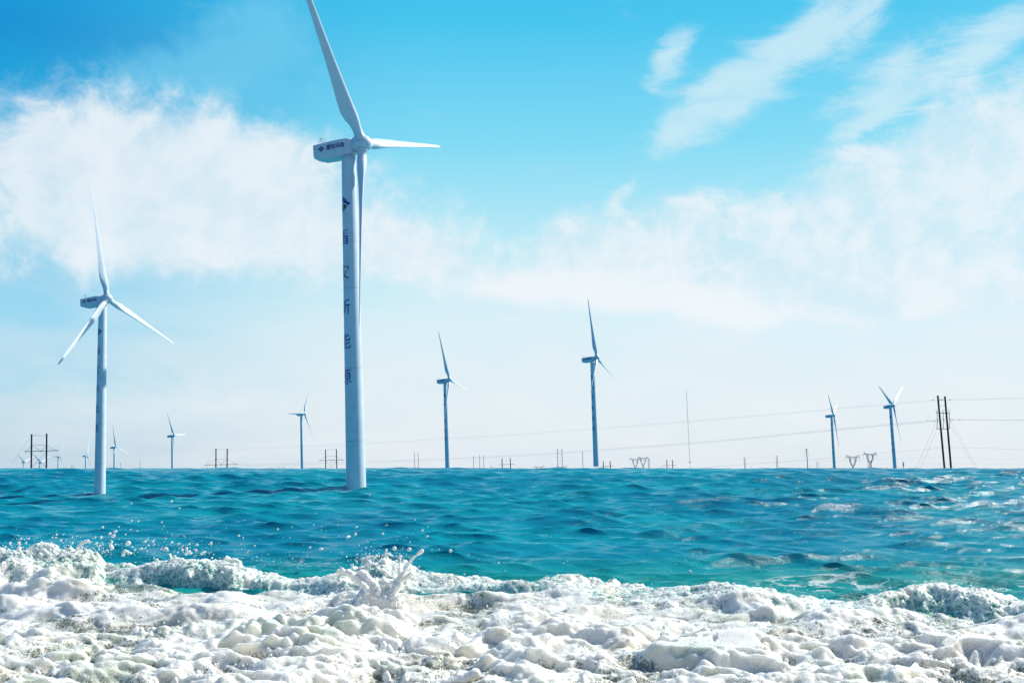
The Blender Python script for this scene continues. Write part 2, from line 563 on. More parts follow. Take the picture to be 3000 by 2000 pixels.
def build_foam():
    rows = np.linspace(60, 124, 900)
    us = np.linspace(-500, 3500, 1640)
    Y = np.repeat(rows[:, None], len(us), 1)
    X = (us[None, :] - 1500) / FPX * Y
    base = sea_base(Y)
    U, V = project(X, Y, base)
    Xf = X.astype(np.float32); Yf = Y.astype(np.float32)
    wxn = fbm(Xf / 3.6, Yf / 3.0, 2, 41, 0.4); wyn = fbm(Xf / 3.6, Yf / 3.0, 2, 47, 0.4)
    Xw = Xf + 1.5 * wxn; Yw = Yf + 1.5 * wyn
    # rear edge of the surf and front edge of the broken crest behind it, as picture rows on the undisturbed water
    rear = curve([(-500, 1668), (0, 1668), (300, 1672), (560, 1684), (820, 1706), (1000, 1712), (1180, 1700), (1450, 1716), (1700, 1722), (2000, 1742),
                  (2300, 1768), (2480, 1778), (2620, 1768), (2750, 1762), (3000, 1790), (3500, 1800)], U)
    dv = V - rear + 14 * fbm(Xf / 5.0, Yf / 5.0, 3, 5) + 7 * fbm(Xf / 1.2, Yf / 1.2, 3, 6)
    # gaps of open water between the crest and the main body of foam
    def spot(u, v, ru, rv):
        return np.exp(-(((U - u) / ru) ** 2 + ((V - v) / rv) ** 2))
    gap = (spot(480, 1718, 210, 20) * 1.3 + spot(820, 1738, 170, 17) * 1.1 + spot(1260, 1752, 230, 12) * 1.1 + spot(1420, 1757, 130, 11) + spot(1820, 1764, 90, 10) * 0.6
           + spot(2700, 1798, 210, 19) * 1.25 + spot(2960, 1824, 130, 15) + spot(2130, 1775, 120, 8) * 0.7)
    murk = (spot(440, 1862, 150, 26) * 1.1 + spot(60, 1728, 100, 22) * 0.8 + spot(300, 1890, 100, 18) * 0.6 + spot(1290, 1815, 180, 20) * 0.55 + spot(2640, 1900, 120, 24) * 0.8
            + spot(2250, 1868, 160, 16) * 0.6 + spot(1330, 1975, 150, 30) * 0.8 + spot(1850, 1985, 110, 28) * 0.7 + spot(2700, 1830, 260, 14) * 0.5 + spot(2980, 1930, 80, 30) * 0.6 + spot(1560, 1790, 140, 12) * 0.4)
    patch = fbm(Xw / 4.5, Yw / 6.0, 3, 61)
    # rounded, puffed-up lumps at several sizes
    def puff(x, y, seed, n, rmin=0.5, rmax=0.95):
        return blur(blur(np.sqrt(domes(x, y, seed, rmin, rmax) + 1e-4), n), n)
    D1 = puff(Xw / 4.6 + 0.12 * Yw, Yw / 2.1, 71, 5)
    D2 = puff(Xw / 2.3 - 0.10 * Yw, Yw / 1.1, 72, 3)
    D3 = puff(Xf / 0.95 + 0.5 * wxn, Yf / 0.60, 73, 1, 0.35, 0.85)
    BL = blur(billow(Xw / 3.8, Yw / 1.9, 3, 171, 0.5), 2)
    BS = billow(Xf / 0.6 + 0.6 * wxn, Yf / 0.5, 2, 181, 0.5)
    RG = ridged(Xw / 3.4, Yw / 2.4, 2, 81, 0.35)
    fine = fbm(Xf / 0.35, Yf / 0.35, 3, 83)
    swell = fbm(Xf / 9.0, Yf / 5.0, 2, 84)
    where_small = 0.35 + 0.9 * sstep(fbm(Xf / 5.0, Yf / 4.0, 2, 86), -0.3, 0.4)
    D4 = blur(np.sqrt(domes(Xf / 0.40 + wxn, Yf / 0.34, 74, 0.3, 0.8) + 1e-4), 1)
    bub = sstep(fbm(Xf / 2.2, Yf / 1.8, 3, 87), -0.12, 0.30)
    lump = 0.06 * D4 * bub + 0.04 * (BS - 0.3) * bub + 0.55 * D1 + 0.36 * D2 + 0.17 * D3 * where_small + 0.55 * BL + 0.04 * BS
    spike = blur(sstep(RG, 0.70, 1.0), 2) * (0.2 + 0.8 * sstep(fbm(Xf / 6, Yf / 5, 2, 90), -0.1, 0.4))
    near = sstep(V, 1750, 2000)
    # calmer stretches of thin, olive-grey froth between the heaps
    calm = sstep(fbm(Xw / 6.5, Yw / 3.2, 3, 201, 0.55), 0.02, 0.34)
    calm = np.clip(calm + 0.9 * spot(1350, 1800, 330, 22) + 0.8 * spot(2420, 1880, 330, 20) + 0.7 * spot(160, 1850, 200, 22) + 0.6 * spot(2050, 1830, 160, 16), 0, 1)
    lump = lump * (1.12 - 0.72 * calm)
    H = -0.15 + lump * (0.75 + 0.45 * near) + 0.30 * spike * (0.3 + near) + 0.65 * swell + 0.012 * fine
    def mound(u, v, ru, rv, h, p=2.0):
        r = ((U - u) / ru) ** 2 + ((V - v) / rv) ** 2
        return h * np.maximum(1 - r, 0) ** (1 / p)
    big = 0
    for a in [(900, 1905, 290, 46, 1.5, 1.3), (1060, 1850, 170, 55, 1.5, 1.2), (1470, 1965, 170, 36, 0.85, 1.6), (1080, 1790, 110, 30, 1.2, 1.4),
              (1650, 1865, 130, 30, 0.7, 1.5), (1800, 1890, 260, 46, 1.1, 1.2), (2080, 1960, 230, 46, 1.2, 1.2), (2280, 1800, 170, 22, 0.8, 1.2), (2480, 1825, 160, 24, 0.8, 1.3),
              (2850, 1945, 230, 42, 1.1, 1.2), (640, 1810, 190, 30, 0.8, 1.3), (560, 1880, 120, 24, 0.6, 1.4), (250, 1800, 260, 28, 0.5, 1.2), (130, 1730, 210, 34, 1.0, 1.0),
              (1560, 1845, 160, 26, 0.6, 1.4), (700, 1860, 90, 26, 0.7, 1.5)]:
        big = np.maximum(big, mound(*a))
    H = H + big * (0.28 + 0.62 * D2 + 0.35 * D3 * where_small + 0.25 * fbm(Xf / 1.8, Yf / 1.8, 2, 95))
    # broken crest at the back: a ragged ridge up to the picture rows of its top edge
    top = curve([(-500, 1600), (0, 1600), (150, 1597), (285, 1615), (310, 1650), (420, 1640), (560, 1626), (700, 1640), (790, 1664), (850, 1684), (950, 1676), (1050, 1652), (1130, 1628), (1180, 1642),
                 (1230, 1664), (1350, 1672), (1450, 1684), (1560, 1690), (1650, 1672), (1760, 1690), (1850, 1704), (2000, 1702), (2150, 1690), (2300, 1720), (2420, 1740), (2500, 1745), (2560, 1728), (2700, 1708),
                 (2750, 1700), (2850, 1718), (3000, 1742), (3500, 1750)], U)
    crest_h = np.maximum(rear - top, 10) * Y / FPX * 1.05
    chop = 0.35 * D2 + 0.30 * D3 + 0.35 * BL + 0.30 * BS + 0.06 * fine + 0.25 * ridged(Xw / 1.6, Yw / 1.1, 3, 101)
    rid = np.where(dv < 16, np.exp(-((dv - 16) / 15.0) ** 2), np.exp(-((dv - 16) / 30.0) ** 2))
    crest = rid * crest_h * (0.70 + 0.42 * chop)
    cover = sstep(dv, -6, 8)
    body = sstep(dv, 22, 60)
    H = H * body * (0.35 + 0.65 * near + 0.3) + crest
    gapf = np.clip(gap, 0, 1.0)
    H = np.where(dv > 40, np.log1p(np.exp(np.clip((H - 0.10) * 14, -30, 30))) / 14 + 0.07, H)
    gs = sstep(dv, 22, 40)                          # the gaps lie in front of the crest
    H = H * (1 - 0.85 * sstep(gapf, 0.3, 0.8) * gs) - 0.35 * sstep(gapf, 0.45, 0.85) * gs
    mk = np.clip(murk + 0.32 * patch, 0, 1)
    H = H * (1 - 0.60 * sstep(mk, 0.3, 0.9))
    H = H - 0.45 * (1 - cover)
    # lumps lean towards the shore so that they overhang a little
    lean = 0.42 * H * (0.4 + 0.6 * body)
    gy, gx = np.gradient(H)
    famp = (sstep(Y, 55, 88)).astype(np.float32)
    Z = base + H + waves(X, Y, famp)[2]             # the foam rides on the same waves
    Yd = Y - lean
    Xd = X + 0.10 * wxn * body
    verts = np.stack([Xd, Yd, Z], -1).reshape(-1, 3)
    q = grid_quads(len(rows), len(us))
    hid = (H < -0.30).ravel()
    keep = ~(hid[q].all(1))
    q = q[keep]
    # foam density: white froth on the tops, thin turbid water in the hollows
    lv = 0.45 * D1 + 0.30 * D2 + 0.4 * BL + 0.30 * patch + 0.22 * fbm(Xw / 1.1, Yw / 1.6, 3, 63) + 0.15 * D3 + 0.25 * swell
    hollow = sstep(lv, 0.28, 0.92)
    dens = 0.06 - 0.42 * calm + 0.80 * hollow + 0.9 * sstep(big, 0.1, 0.5) + 0.5 * spike - 0.9 * sstep(mk, 0.25, 0.8) - 0.8 * sstep(gapf, 0.15, 0.6)
    cd = -0.16 + 0.62 * sstep(chop, 0.25, 0.75) + 0.9 * (BS - 0.25) * rid + 0.25 * fbm(Xf / 3.0, Yf / 2.0, 3, 66) - 0.35 * sstep(gapf, 0.4, 0.9) * gs
    wcr = sstep(dv, 30, 58)
    dens = cd * (1 - wcr) + dens * wcr
    green = np.clip((1 - body) * 1.1 + 0.9 * gapf, 0, 1)
    used = np.zeros(len(verts), bool); used[q.ravel()] = True
    idx = np.cumsum(used) - 1
    m, N = mat('sea_foam')
    tc = N.n('ShaderNodeTexCoord')
    ob = tc.outputs['Object']
    def at_(n):
        a = N.n('ShaderNodeAttribute', attribute_name=n)
        return a.outputs['Fac']
    d = at_('froth')
    n1 = N.noise(ob, 2.6, 6, 0.68).outputs['Fac']
    n2 = N.noise(ob, 9.0, 4, 0.7).outputs['Fac']
    n0 = N.noise(ob, 1.1, 5, 0.65, 0.8).outputs['Fac']
    n4 = N.noise(ob, 16.0, 4, 0.75).outputs['Fac']
    def amp(v, k): return N.math('MULTIPLY', N.math('SUBTRACT', v, 0.5), k)
    dd = N.math('ADD', d, N.math('ADD', N.math('ADD', amp(n1, 1.2), amp(n2, 1.3)), N.math('ADD', amp(n4, 1.5), amp(n0, 1.3))))
    # lacy network of foam lines with holes where the froth is thin
    wv = N.n('ShaderNodeVectorMath', operation='SCALE')
    N.link(N.noise(ob, 1.4, 3, 0.6).outputs['Color'], wv.inputs[0])
    wv.inputs['Scale'].default_value = 0.9
    wa = N.n('ShaderNodeVectorMath', operation='ADD')
    N.link(ob, wa.inputs[0])
    N.link(wv.outputs[0], wa.inputs[1])
    lace = None
    for sc, wd in ((1.15, 0.16), (3.3, 0.17)):
        ve = N.n('ShaderNodeTexVoronoi', feature='DISTANCE_TO_EDGE')
        N.link(wa.outputs[0], ve.inputs['Vector'])
        ve.inputs['Scale'].default_value = sc
        l = N.smooth(ve.outputs['Distance'], 0.02, wd, 1.0, 0.0)
        lace = l if lace is None else N.math('MAXIMUM', lace, N.math('MULTIPLY', l, 0.8))
    dd = N.math('ADD', dd, N.math('MULTIPLY', N.math('SUBTRACT', lace, 0.45), N.smooth(d, 0.1, 0.8, 0.70, 0.12)))
    fo = N.smooth(dd, -0.12, 0.62)
    turbid = N.mix(N.smooth(n0, 0.3, 0.7), (0.16, 0.158, 0.105, 1), (0.33, 0.335, 0.255, 1))
    wat = N.mix(at_('green'), turbid, (0.085, 0.33, 0.27, 1))
    thin = N.mix(at_('green'), (0.50, 0.495, 0.41, 1), (0.36, 0.56, 0.47, 1))
    col = N.mix(N.smooth(fo, 0.0, 0.45), wat, thin)
    col = N.mix(N.smooth(fo, 0.35, 1.0), col, N.mix(N.smooth(n2, 0.3, 0.6), (0.70, 0.675, 0.60, 1), (0.82, 0.80, 0.735, 1)))
    tint = N.noise(ob, 0.16, 3, 0.55).outputs['Fac']
    tcol = N.ramp(tint, [(0.34, (0.80, 0.86, 0.76, 1)), (0.46, (1, 1, 1, 1)), (0.54, (1, 1, 1, 1)), (0.66, (0.98, 0.94, 0.83, 1))])
    col = N.mix(0.8, col, tcol, 'MULTIPLY')
    vo = N.n('ShaderNodeTexVoronoi')
    N.link(ob, vo.inputs['Vector'])
    vo.inputs['Scale'].default_value = 9.0
    n3 = N.noise(ob, 22.0, 3, 0.6).outputs['Fac']
    hh = N.math('ADD', N.math('MULTIPLY', vo.outputs['Distance'], -0.8), N.math('ADD', N.math('MULTIPLY', n2, 0.9), N.math('MULTIPLY', n3, 0.35)))
    bp = N.n('ShaderNodeBump')
    bp.inputs['Strength'].default_value = 0.85
    bp.inputs['Distance'].default_value = 0.055
    N.link(hh, bp.inputs['Height'])
    rough = N.mix(fo, (0.12, 0.12, 0.12, 1), (0.5, 0.5, 0.5, 1))
    b = principled(N, col, rough, IOR=1.33)
    N.put(b.inputs['Subsurface Weight'], N.math('MULTIPLY', N.smooth(fo, 0.05, 0.6), 0.9))
    b.inputs['Subsurface Radius'].default_value = (1.0, 0.95, 0.85)
    b.inputs['Subsurface Scale'].default_value = 0.75
    b.inputs['Coat Weight'].default_value = 0.5
    b.inputs['Coat Roughness'].default_value = 0.10
    N.link(bp.outputs[0], b.inputs['Normal'])
    finish(N, b)
    o = np_mesh('surf_foam', verts[used], idx[q], m)
    attr(o, 'froth', dens.ravel()[used])
    attr(o, 'green', green.ravel()[used])
    tag(o, 'churning white surf foam in front of the turquoise sea', 'foam', kind='stuff')
    global FOAM_PTS
    ok = (cover > 0.5) & (H > 0.02) & (V > 1560) & (V < 2040) & (U > -60) & (U < 3060)
    wgt = np.where(ok, (0.25 + 1.2 * bub + 1.6 * (1 - body)) * (Y / 90.0), 0).ravel()
    FOAM_PTS = (verts, wgt)
    return m
M_foam = build_foam()

# white froth for splashes, strands and drops (same froth, no open water)
def froth_mat():
    m, N = mat('white_froth')
    tc = N.n('ShaderNodeTexCoord')
    n = N.noise(tc.outputs['Object'], 7.0, 4, 0.6).outputs['Fac']
    c = N.mix(N.smooth(n, 0.3, 0.65), (0.72, 0.70, 0.64, 1), (0.84, 0.82, 0.76, 1))
    bp = N.n('ShaderNodeBump')
    bp.inputs['Strength'].default_value = 0.35
    bp.inputs['Distance'].default_value = 0.04
    N.link(n, bp.inputs['Height'])
    b = principled(N, c, 0.4, IOR=1.33)
    b.inputs['Subsurface Weight'].default_value = 0.85
    b.inputs['Subsurface Radius'].default_value = (1.0, 0.95, 0.85)
    b.inputs['Subsurface Scale'].default_value = 0.3
    N.link(bp.outputs[0], b.inputs['Normal'])
    finish(N, b)
    return m
M_froth = froth_mat()

def drop_mat():
    m, N = mat('water_drop')
    b = principled(N, (0.80, 0.79, 0.74, 1), 0.08, IOR=1.33)
    b.inputs['Coat Weight'].default_value = 0.6
    b.inputs['Coat Roughness'].default_value = 0.05
    finish(N, b)
    return m
M_drop = drop_mat()

def blob_obj(name, balls, res=0.07, rough=0.0):
    """balls: (point, radius); flows them together into one surface"""
    mb = bpy.data.metaballs.new(name + '_flow')
    mb.resolution = res
    mb.render_resolution = res
    mb.threshold = 0.6
    org = Vector(balls[0][0])
    for p, r in balls:
        e = mb.elements.new()
        e.co = Vector(p) - org
        e.radius = r / 0.575
        e.stiffness = 2.0
    o = bpy.data.objects.new(name + '_flow', mb)
    C.objects.link(o)
    bpy.context.view_layer.update()
    me = bpy.data.meshes.new_from_object(o.evaluated_get(bpy.context.evaluated_depsgraph_get()))
    bpy.data.objects.remove(o)
    bpy.data.metaballs.remove(mb)
    me.name = name
    me.materials.clear()
    me.materials.append(M_froth)
    me.polygons.foreach_set('use_smooth', [True] * len(me.polygons))
    if rough:
        me.update()
        n = len(me.vertices)
        co = np.zeros(n * 3, np.float32); no = np.zeros(n * 3, np.float32)
        me.vertices.foreach_get('co', co); me.vertices.foreach_get('normal', no)
        co = co.reshape(-1, 3); no = no.reshape(-1, 3)
        f = billow(co[:, 0] / 0.5 + co[:, 1] / 0.9, co[:, 2] / 0.45 - co[:, 1] / 1.1, 3, 5, 0.6) - 0.3
        co += no * (f * rough)[:, None]
        me.vertices.foreach_set('co', co.ravel())
        me.update()
    ob = bpy.data.objects.new(name, me)
    C.objects.link(ob)
    ob.location = org
    return ob

RS = random.Random(5)
def strand(pts, D, r0, r1, tip=None, jit=0.0, dj=0.0):
    """a run of balls along picture points at distance D; radii in picture pixels"""
    k = D / FPX
    out = []
    P = [Vector((u, v, 0)) for u, v in pts]
    L = [0]
    for a, b in zip(P, P[1:]): L.append(L[-1] + (b - a).length)
    d = 0.0
    while d <= L[-1]:
        t = d / L[-1]
        i = max(j for j in range(len(P)) if L[j] <= d)
        i = min(i, len(P) - 2)
        q = P[i].lerp(P[i + 1], (d - L[i]) / max(L[i + 1] - L[i], 1e-6))
        r = r0 + (r1 - r0) * t
        q = q + Vector((RS.uniform(-jit, jit), RS.uniform(-jit, jit), 0))
        out.append((at(q.x, q.y, D + dj * t + RS.uniform(-jit, jit) * k * 1.5), r * k * RS.uniform(0.85, 1.15)))
        d += max(r * 0.7, 1.5)
    if tip:
        out.append((at(P[-1].x, P[-1].y, D + dj), tip * k))
    return out

def main_splash():
    D = 92.0
    b = []
    # the body of thrown-up foam
    b += strand([(1010, 1792), (1060, 1775), (1110, 1765), (1180, 1782)], D, 30, 24, jit=8)
    b += strand([(1070, 1775), (1085, 1748), (1098, 1722)], D, 28, 15, jit=10)
    b += strand([(1110, 1740), (1125, 1715), (1128, 1692)], D, 14, 5, jit=5)
    b += strand([(1130, 1772), (1150, 1738), (1162, 1708)], D, 21, 10, jit=7)
    b += strand([(1090, 1735), (1065, 1708), (1045, 1688), (1020, 1672), (1000, 1668), (992, 1678)], D, 14, 5, jit=4)
    b += strand([(1100, 1720), (1075, 1690), (1050, 1672)], D, 13, 7, jit=3)
    # long strand with a heavy drop at its end
    b += strand([(1160, 1712), (1178, 1692), (1186, 1668), (1198, 1648), (1214, 1630), (1228, 1619)], D, 7, 2.4, jit=0.7)
    b += strand([(1225, 1621), (1234, 1615), (1239, 1612)], D, 4.5, 6.0)
    b += strand([(1166, 1702), (1170, 1676), (1172, 1650), (1174, 1628)], D, 5, 1.8, tip=3.4, jit=0.5)
    b += strand([(1175, 1700), (1192, 1690), (1206, 1678), (1212, 1686)], D, 8, 4, jit=1)
    b += strand([(1180, 1690), (1165, 1698), (1150, 1706), (1140, 1700)], D, 7, 4, jit=1)
    for q in range(46):
        u = RS.uniform(1015, 1175); v = 1775 - 70 * math.exp(-((u - 1105) / 45.0) ** 2) * RS.uniform(0.3, 1.0)
        a = RS.uniform(-1.3, 1.3) + (u - 1095) / 90.0
        l = RS.uniform(10, 34)
        b += strand([(u, v + 8), (u + a * l * 0.35, v - l * 0.5), (u + a * l, v - l * RS.uniform(0.6, 1.0))], D + RS.uniform(-1.2, 0.8), RS.uniform(5, 9), RS.uniform(1.5, 2.6), tip=RS.choice([None, None, 3.2]), jit=1.5)
    o = blob_obj('foam_splash', b, 0.05, 0.20)
    tag(o, 'white splash throwing up a long curved strand with a heavy drop at its tip', 'splash')
main_splash()

def crest_strands():
    D = 112.0
    sets = [[(228, 1606), (236, 1592), (250, 1584), (262, 1587)], [(245, 1590), (258, 1582)], [(330, 1605), (322, 1594), (328, 1586)], [(360, 1625), (366, 1612), (384, 1620)],
            [(545, 1622), (556, 1614)], [(590, 1622), (600, 1616)], [(1124, 1650), (1128, 1630), (1132, 1610)], [(1130, 1628), (1140, 1622), (1148, 1627)], [(1112, 1650), (1118, 1636)],
            [(2738, 1712), (2744, 1698), (2740, 1690)], [(2744, 1700), (2754, 1706)], [(2780, 1718), (2784, 1710)], [(2830, 1724), (2832, 1712)], [(2700, 1720), (2706, 1704)], [(2650, 1712), (2652, 1702)]]
    b = []
    for p in sets:
        b += strand(p, D + RS.uniform(-1, 1), 4.2, 2.2, tip=3.2, jit=0.8)
    for u0, u1, v0, n in ((60, 300, 1622, 14), (1050, 1170, 1646, 10), (2640, 2860, 1734, 12), (330, 560, 1640, 8)):
        for i in range(n):
            u = RS.uniform(u0, u1); v = v0 + RS.uniform(-8, 16)
            l = RS.uniform(6, 20)
            a = RS.uniform(-2.2, 2.2)
            b += strand([(u, v + 14), (u + l * 0.2 * a, v + 8 - l * 0.5), (u + l * a * 0.6, v + 2 - l), (u + l * a, v + 2 - l * 0.9)], D + RS.uniform(-2, 1), 4.5, 1.8, jit=1.6)
    o = blob_obj('crest_spray', b, 0.075)
    tag(o, 'small white fingers of spray along the broken wave crest', 'spray', kind='stuff')
crest_strands()

def near_strands():
    b = []
    def dist(v): return CAM_Z / ((v - 1373) / FPX + SLOPE)
    # rounded head, long finger and small spires in the foreground
    D = dist(1965) - 1.0
    D = dist(2000) - 0.6
    b += strand([(1200, 2012), (1290, 2004), (1345, 1992), (1392, 1972)], D, 16, 11, tip=15, jit=2)
    for u, v, w, h, n in ((2050, 1935, 150, 46, 22), (2190, 1950, 110, 60, 16), (1080, 1905, 110, 70, 18), (1470, 1875, 90, 34, 10), (2860, 1945, 70, 60, 8), (740, 1800, 80, 24, 6), (430, 1858, 60, 30, 8),
                          (1950, 1870, 110, 30, 10), (2520, 1905, 90, 24, 7), (900, 1975, 200, 34, 14), (1720, 1850, 160, 28, 10), (300, 1955, 160, 22, 8), (2350, 1985, 160, 20, 8), (1150, 1985, 120, 26, 8), (640, 1985, 150, 24, 8)):
        for i in range(n):
            uu = RS.uniform(u - w, u + w); vv = v + RS.uniform(-12, 22)
            D = dist(vv) - 0.3
            hh = h * RS.uniform(0.35, 1.0) * (1 - 0.6 * abs(uu - u) / w)
            a = RS.uniform(-0.7, 0.7)
            b += strand([(uu, vv + 6), (uu + a * hh * 0.4, vv - hh * 0.55), (uu + a * hh * 0.75, vv - hh)], D, RS.uniform(9, 19), RS.uniform(3, 6), tip=RS.choice([None, None, 5.5]), jit=2.0)
    o = blob_obj('foam_spires', b, 0.07, 0.10)
    tag(o, 'rounded heads, fingers and spires of white foam thrown up in the foreground', 'foam', kind='stuff')
near_strands()

def drops():
    """loose drops in the air and bubbles lying on the froth, as many small spheres"""
    t = bmesh.new()
    bmesh.ops.create_icosphere(t, subdivisions=2, radius=1.0)
    t.verts.ensure_lookup_table()
    tv = np.array([v.co[:] for v in t.verts]); tf = np.array([[v.index for v in f.verts] for f in t.faces])
    t.free()
    rg = np.random.default_rng(8)
    P, S = [], []
    def add(u, v, D, r):
        p = at(u, v, D)
        P.append(p[:]); S.append(r * D / FPX)
    # named larger drops
    for u, v, r in ((1199, 1609, 6.2), (338, 1556, 5), (332, 1568, 6), (322, 1562, 4), (178, 1582, 3.4), (425, 1586, 3.6), (435, 1597, 3.6), (448, 1585, 3.2), (503, 1588, 4), (523, 1592, 3), (166, 1565, 3),
                    (278, 1575, 2.8), (405, 1526, 3), (386, 1525, 2.4), (940, 1608, 5), (503, 1468, 3), (526, 1488, 2.6), (385, 1474, 2), (1084, 1449, 2.2), (348, 1543, 2.4), (212, 1573, 2.2), (58, 1596, 2), (555, 1593, 3),
                    (395, 1610, 3.4), (490, 1610, 4), (535, 1610, 3.4), (575, 1612, 3), (2628, 1745, 6), (2646, 1756, 6), (2504, 1714, 4), (2843, 1717, 6), (2983, 1923, 6), (2636, 1907, 7), (1508, 1728, 5), (270, 1697, 5), (785, 1880, 9),
                    (2300, 1750, 3), (2240, 1772, 3), (2500, 1796, 4), (2840, 1795, 6), (1250, 1971, 4)):
        D = 113.0 if v < 1640 else CAM_Z / ((v - 1373) / FPX + SLOPE) - 1.6
        add(u, v, D, r)
    def cloud(n, u0, u1, vm, sv, rm, D=112.0):
        for i in range(n):
            u = rg.uniform(u0, u1)
            v = vm - abs(rg.normal(0, sv))
            add(u, v, D + rg.uniform(-2.5, 2.5), rm * rg.lognormal(-0.3, 0.7))
    cloud(150, 20, 330, 1612, 24, 1.5); cloud(150, 300, 620, 1622, 34, 1.4); cloud(70, 560, 1000, 1625, 55, 1.1); cloud(70, 880, 1330, 1640, 60, 1.1)
    cloud(260, 0, 320, 1625, 16, 1.0); cloud(170, 320, 900, 1665, 26, 0.9); cloud(160, 1040, 1180, 1650, 14, 1.1); cloud(200, 2600, 2950, 1735, 10, 1.1)
    cloud(40, 1200, 1800, 1690, 70, 1.0); cloud(110, 2620, 2960, 1728, 18, 1.5); cloud(40, 2300, 3000, 1760, 50, 1.2); cloud(170, 985, 1235, 1740, 46, 1.3, 92.0); cloud(60, 1830, 2300, 1700, 40, 0.8)
    cloud(500, 0, 330, 1622, 26, 0.55); cloud(400, 300, 640, 1632, 28, 0.5); cloud(260, 1000, 1240, 1690, 50, 0.6, 93.0); cloud(300, 2600, 2960, 1732, 18, 0.55); cloud(200, 1040, 1190, 1640, 16, 0.6)
    # drops close over the foreground foam
    for i in range(420):
        v = rg.uniform(1720, 2000); u = rg.uniform(-100, 3100)
        D = CAM_Z / ((v - 1373) / FPX + SLOPE) - rg.uniform(0.6, 3.2)
        add(u, v - rg.uniform(0, 18), D, 1.7 * rg.lognormal(0, 0.5))
    for u, v, w, h, n in ((2050, 1900, 230, 60, 150), (900, 1960, 330, 36, 170), (1080, 1860, 140, 80, 120), (1330, 1985, 180, 20, 50), (450, 1850, 160, 30, 50), (1480, 1835, 110, 40, 60)):
        for i in range(n):
            vv = v + rg.normal(0, h * 0.55); uu = u + rg.normal(0, w * 0.5)
            add(uu, vv, CAM_Z / ((max(vv, v) - 1373) / FPX + SLOPE) - rg.uniform(0.8, 2.2), 1.9 * rg.lognormal(0, 0.5))
    fv, fw = FOAM_PTS
    pick = rg.choice(len(fv), 9000, p=fw / fw.sum())
    rad = np.clip(0.030 * rg.lognormal(0, 0.5, len(pick)), 0.015, 0.13)
    bp_ = fv[pick] + np.stack([rg.uniform(-0.03, 0.03, len(pick)), rg.uniform(-0.03, 0.03, len(pick)), rad * 0.35], -1)
    P = np.concatenate([np.array(P), bp_]); S = np.concatenate([np.array(S), rad])
    st = np.stack([rg.uniform(0.8, 1.25, len(S)), np.ones(len(S)), rg.uniform(0.8, 1.3, len(S))], -1)
    V = (P[:, None, :] + tv[None] * S[:, None, None] * st[:, None, :]).reshape(-1, 3)
    F = (tf[None] + (np.arange(len(P)) * len(tv))[:, None, None]).reshape(-1, 3)
    me = bpy.data.meshes.new('spray_drops')
    me.vertices.add(len(V)); me.vertices.foreach_set('co', V.astype(np.float32).ravel())
    me.loops.add(len(F) * 3); me.loops.foreach_set('vertex_index', F.astype(np.int32).ravel())
    me.polygons.add(len(F)); me.polygons.foreach_set('loop_start', np.arange(len(F), dtype=np.int32) * 3)
    me.update(calc_edges=True)
    me.materials.append(M_drop)
    me.polygons.foreach_set('use_smooth', [True] * len(me.polygons))
    o = bpy.data.objects.new('spray_drops', me)
    C.objects.link(o)
    tag(o, 'white drops and bubbles of spray over the surf', 'spray', kind='stuff')
drops()

# ------------------------------------------------------------------ wind turbines
RB = 38.5                                 # blade length, metres
def tower_mesh():
    bm = bmesh.new()
    L = 66.0
    def rad(z):                           # z measured down from the top
        return 1.33 + (1.82 - 1.33) * z / 62.0
    prof = []
    seams = (0.35, 16.5, 25.4, 40.5, 54.0)
    zs = sorted(set([0.0, L] + [k * 3.0 for k in range(1, 22)] + [s + d for s in seams for d in (-0.04, 0.04)]))
    for z in zs:
        r = rad(z)
        gap = any(abs(z - s) <= 0.041 for s in seams)
        prof.append((-z, r, gap))
    n = 64
    rings = [[bm.verts.new((r * math.cos(2 * math.pi * k / n), r * math.sin(2 * math.pi * k / n), z)) for k in range(n)] for z, r, g in prof]
    for i, (a, b) in enumerate(zip(rings, rings[1:])):
        mi = 1 if prof[i][2] and prof[i + 1][2] else 0
        for k in range(n):
            bm.faces.new((a[k], b[k], b[(k + 1) % n], a[(k + 1) % n])).material_index = mi
    bm.faces.new(rings[0])
    return bm, rad

def text_mesh(s, size, bold=0.0):
    """filled letter outlines as plain vertex / triangle lists, centred"""
    cu = bpy.data.curves.new('lettering_outline', 'FONT')
    cu.body = s
    cu.size = size
    cu.offset = bold
    cu.resolution_u = 4
    o = bpy.data.objects.new('lettering_outline', cu)
    C.objects.link(o)
    bpy.context.view_layer.update()
    me = bpy.data.meshes.new_from_object(o.evaluated_get(bpy.context.evaluated_depsgraph_get()))
    bm = bmesh.new()
    bm.from_mesh(me)
    bpy.data.objects.remove(o)
    bpy.data.curves.remove(cu)
    bpy.data.meshes.remove(me)
    bmesh.ops.triangulate(bm, faces=bm.faces)
    xs = [v.co.x for v in bm.verts]; ys = [v.co.y for v in bm.verts]
    c = Vector(((min(xs) + max(xs)) / 2, (min(ys) + max(ys)) / 2, 0))
    for v in bm.verts: v.co -= c
    return bm

def bm_merge(dst, src, fn, mi=0):
    mp = {v: dst.verts.new(fn(v.co)) for v in src.verts}
    for f in src.faces:
        try:
            dst.faces.new([mp[v] for v in f.verts]).material_index = mi
        except ValueError:
            pass
    src.free()

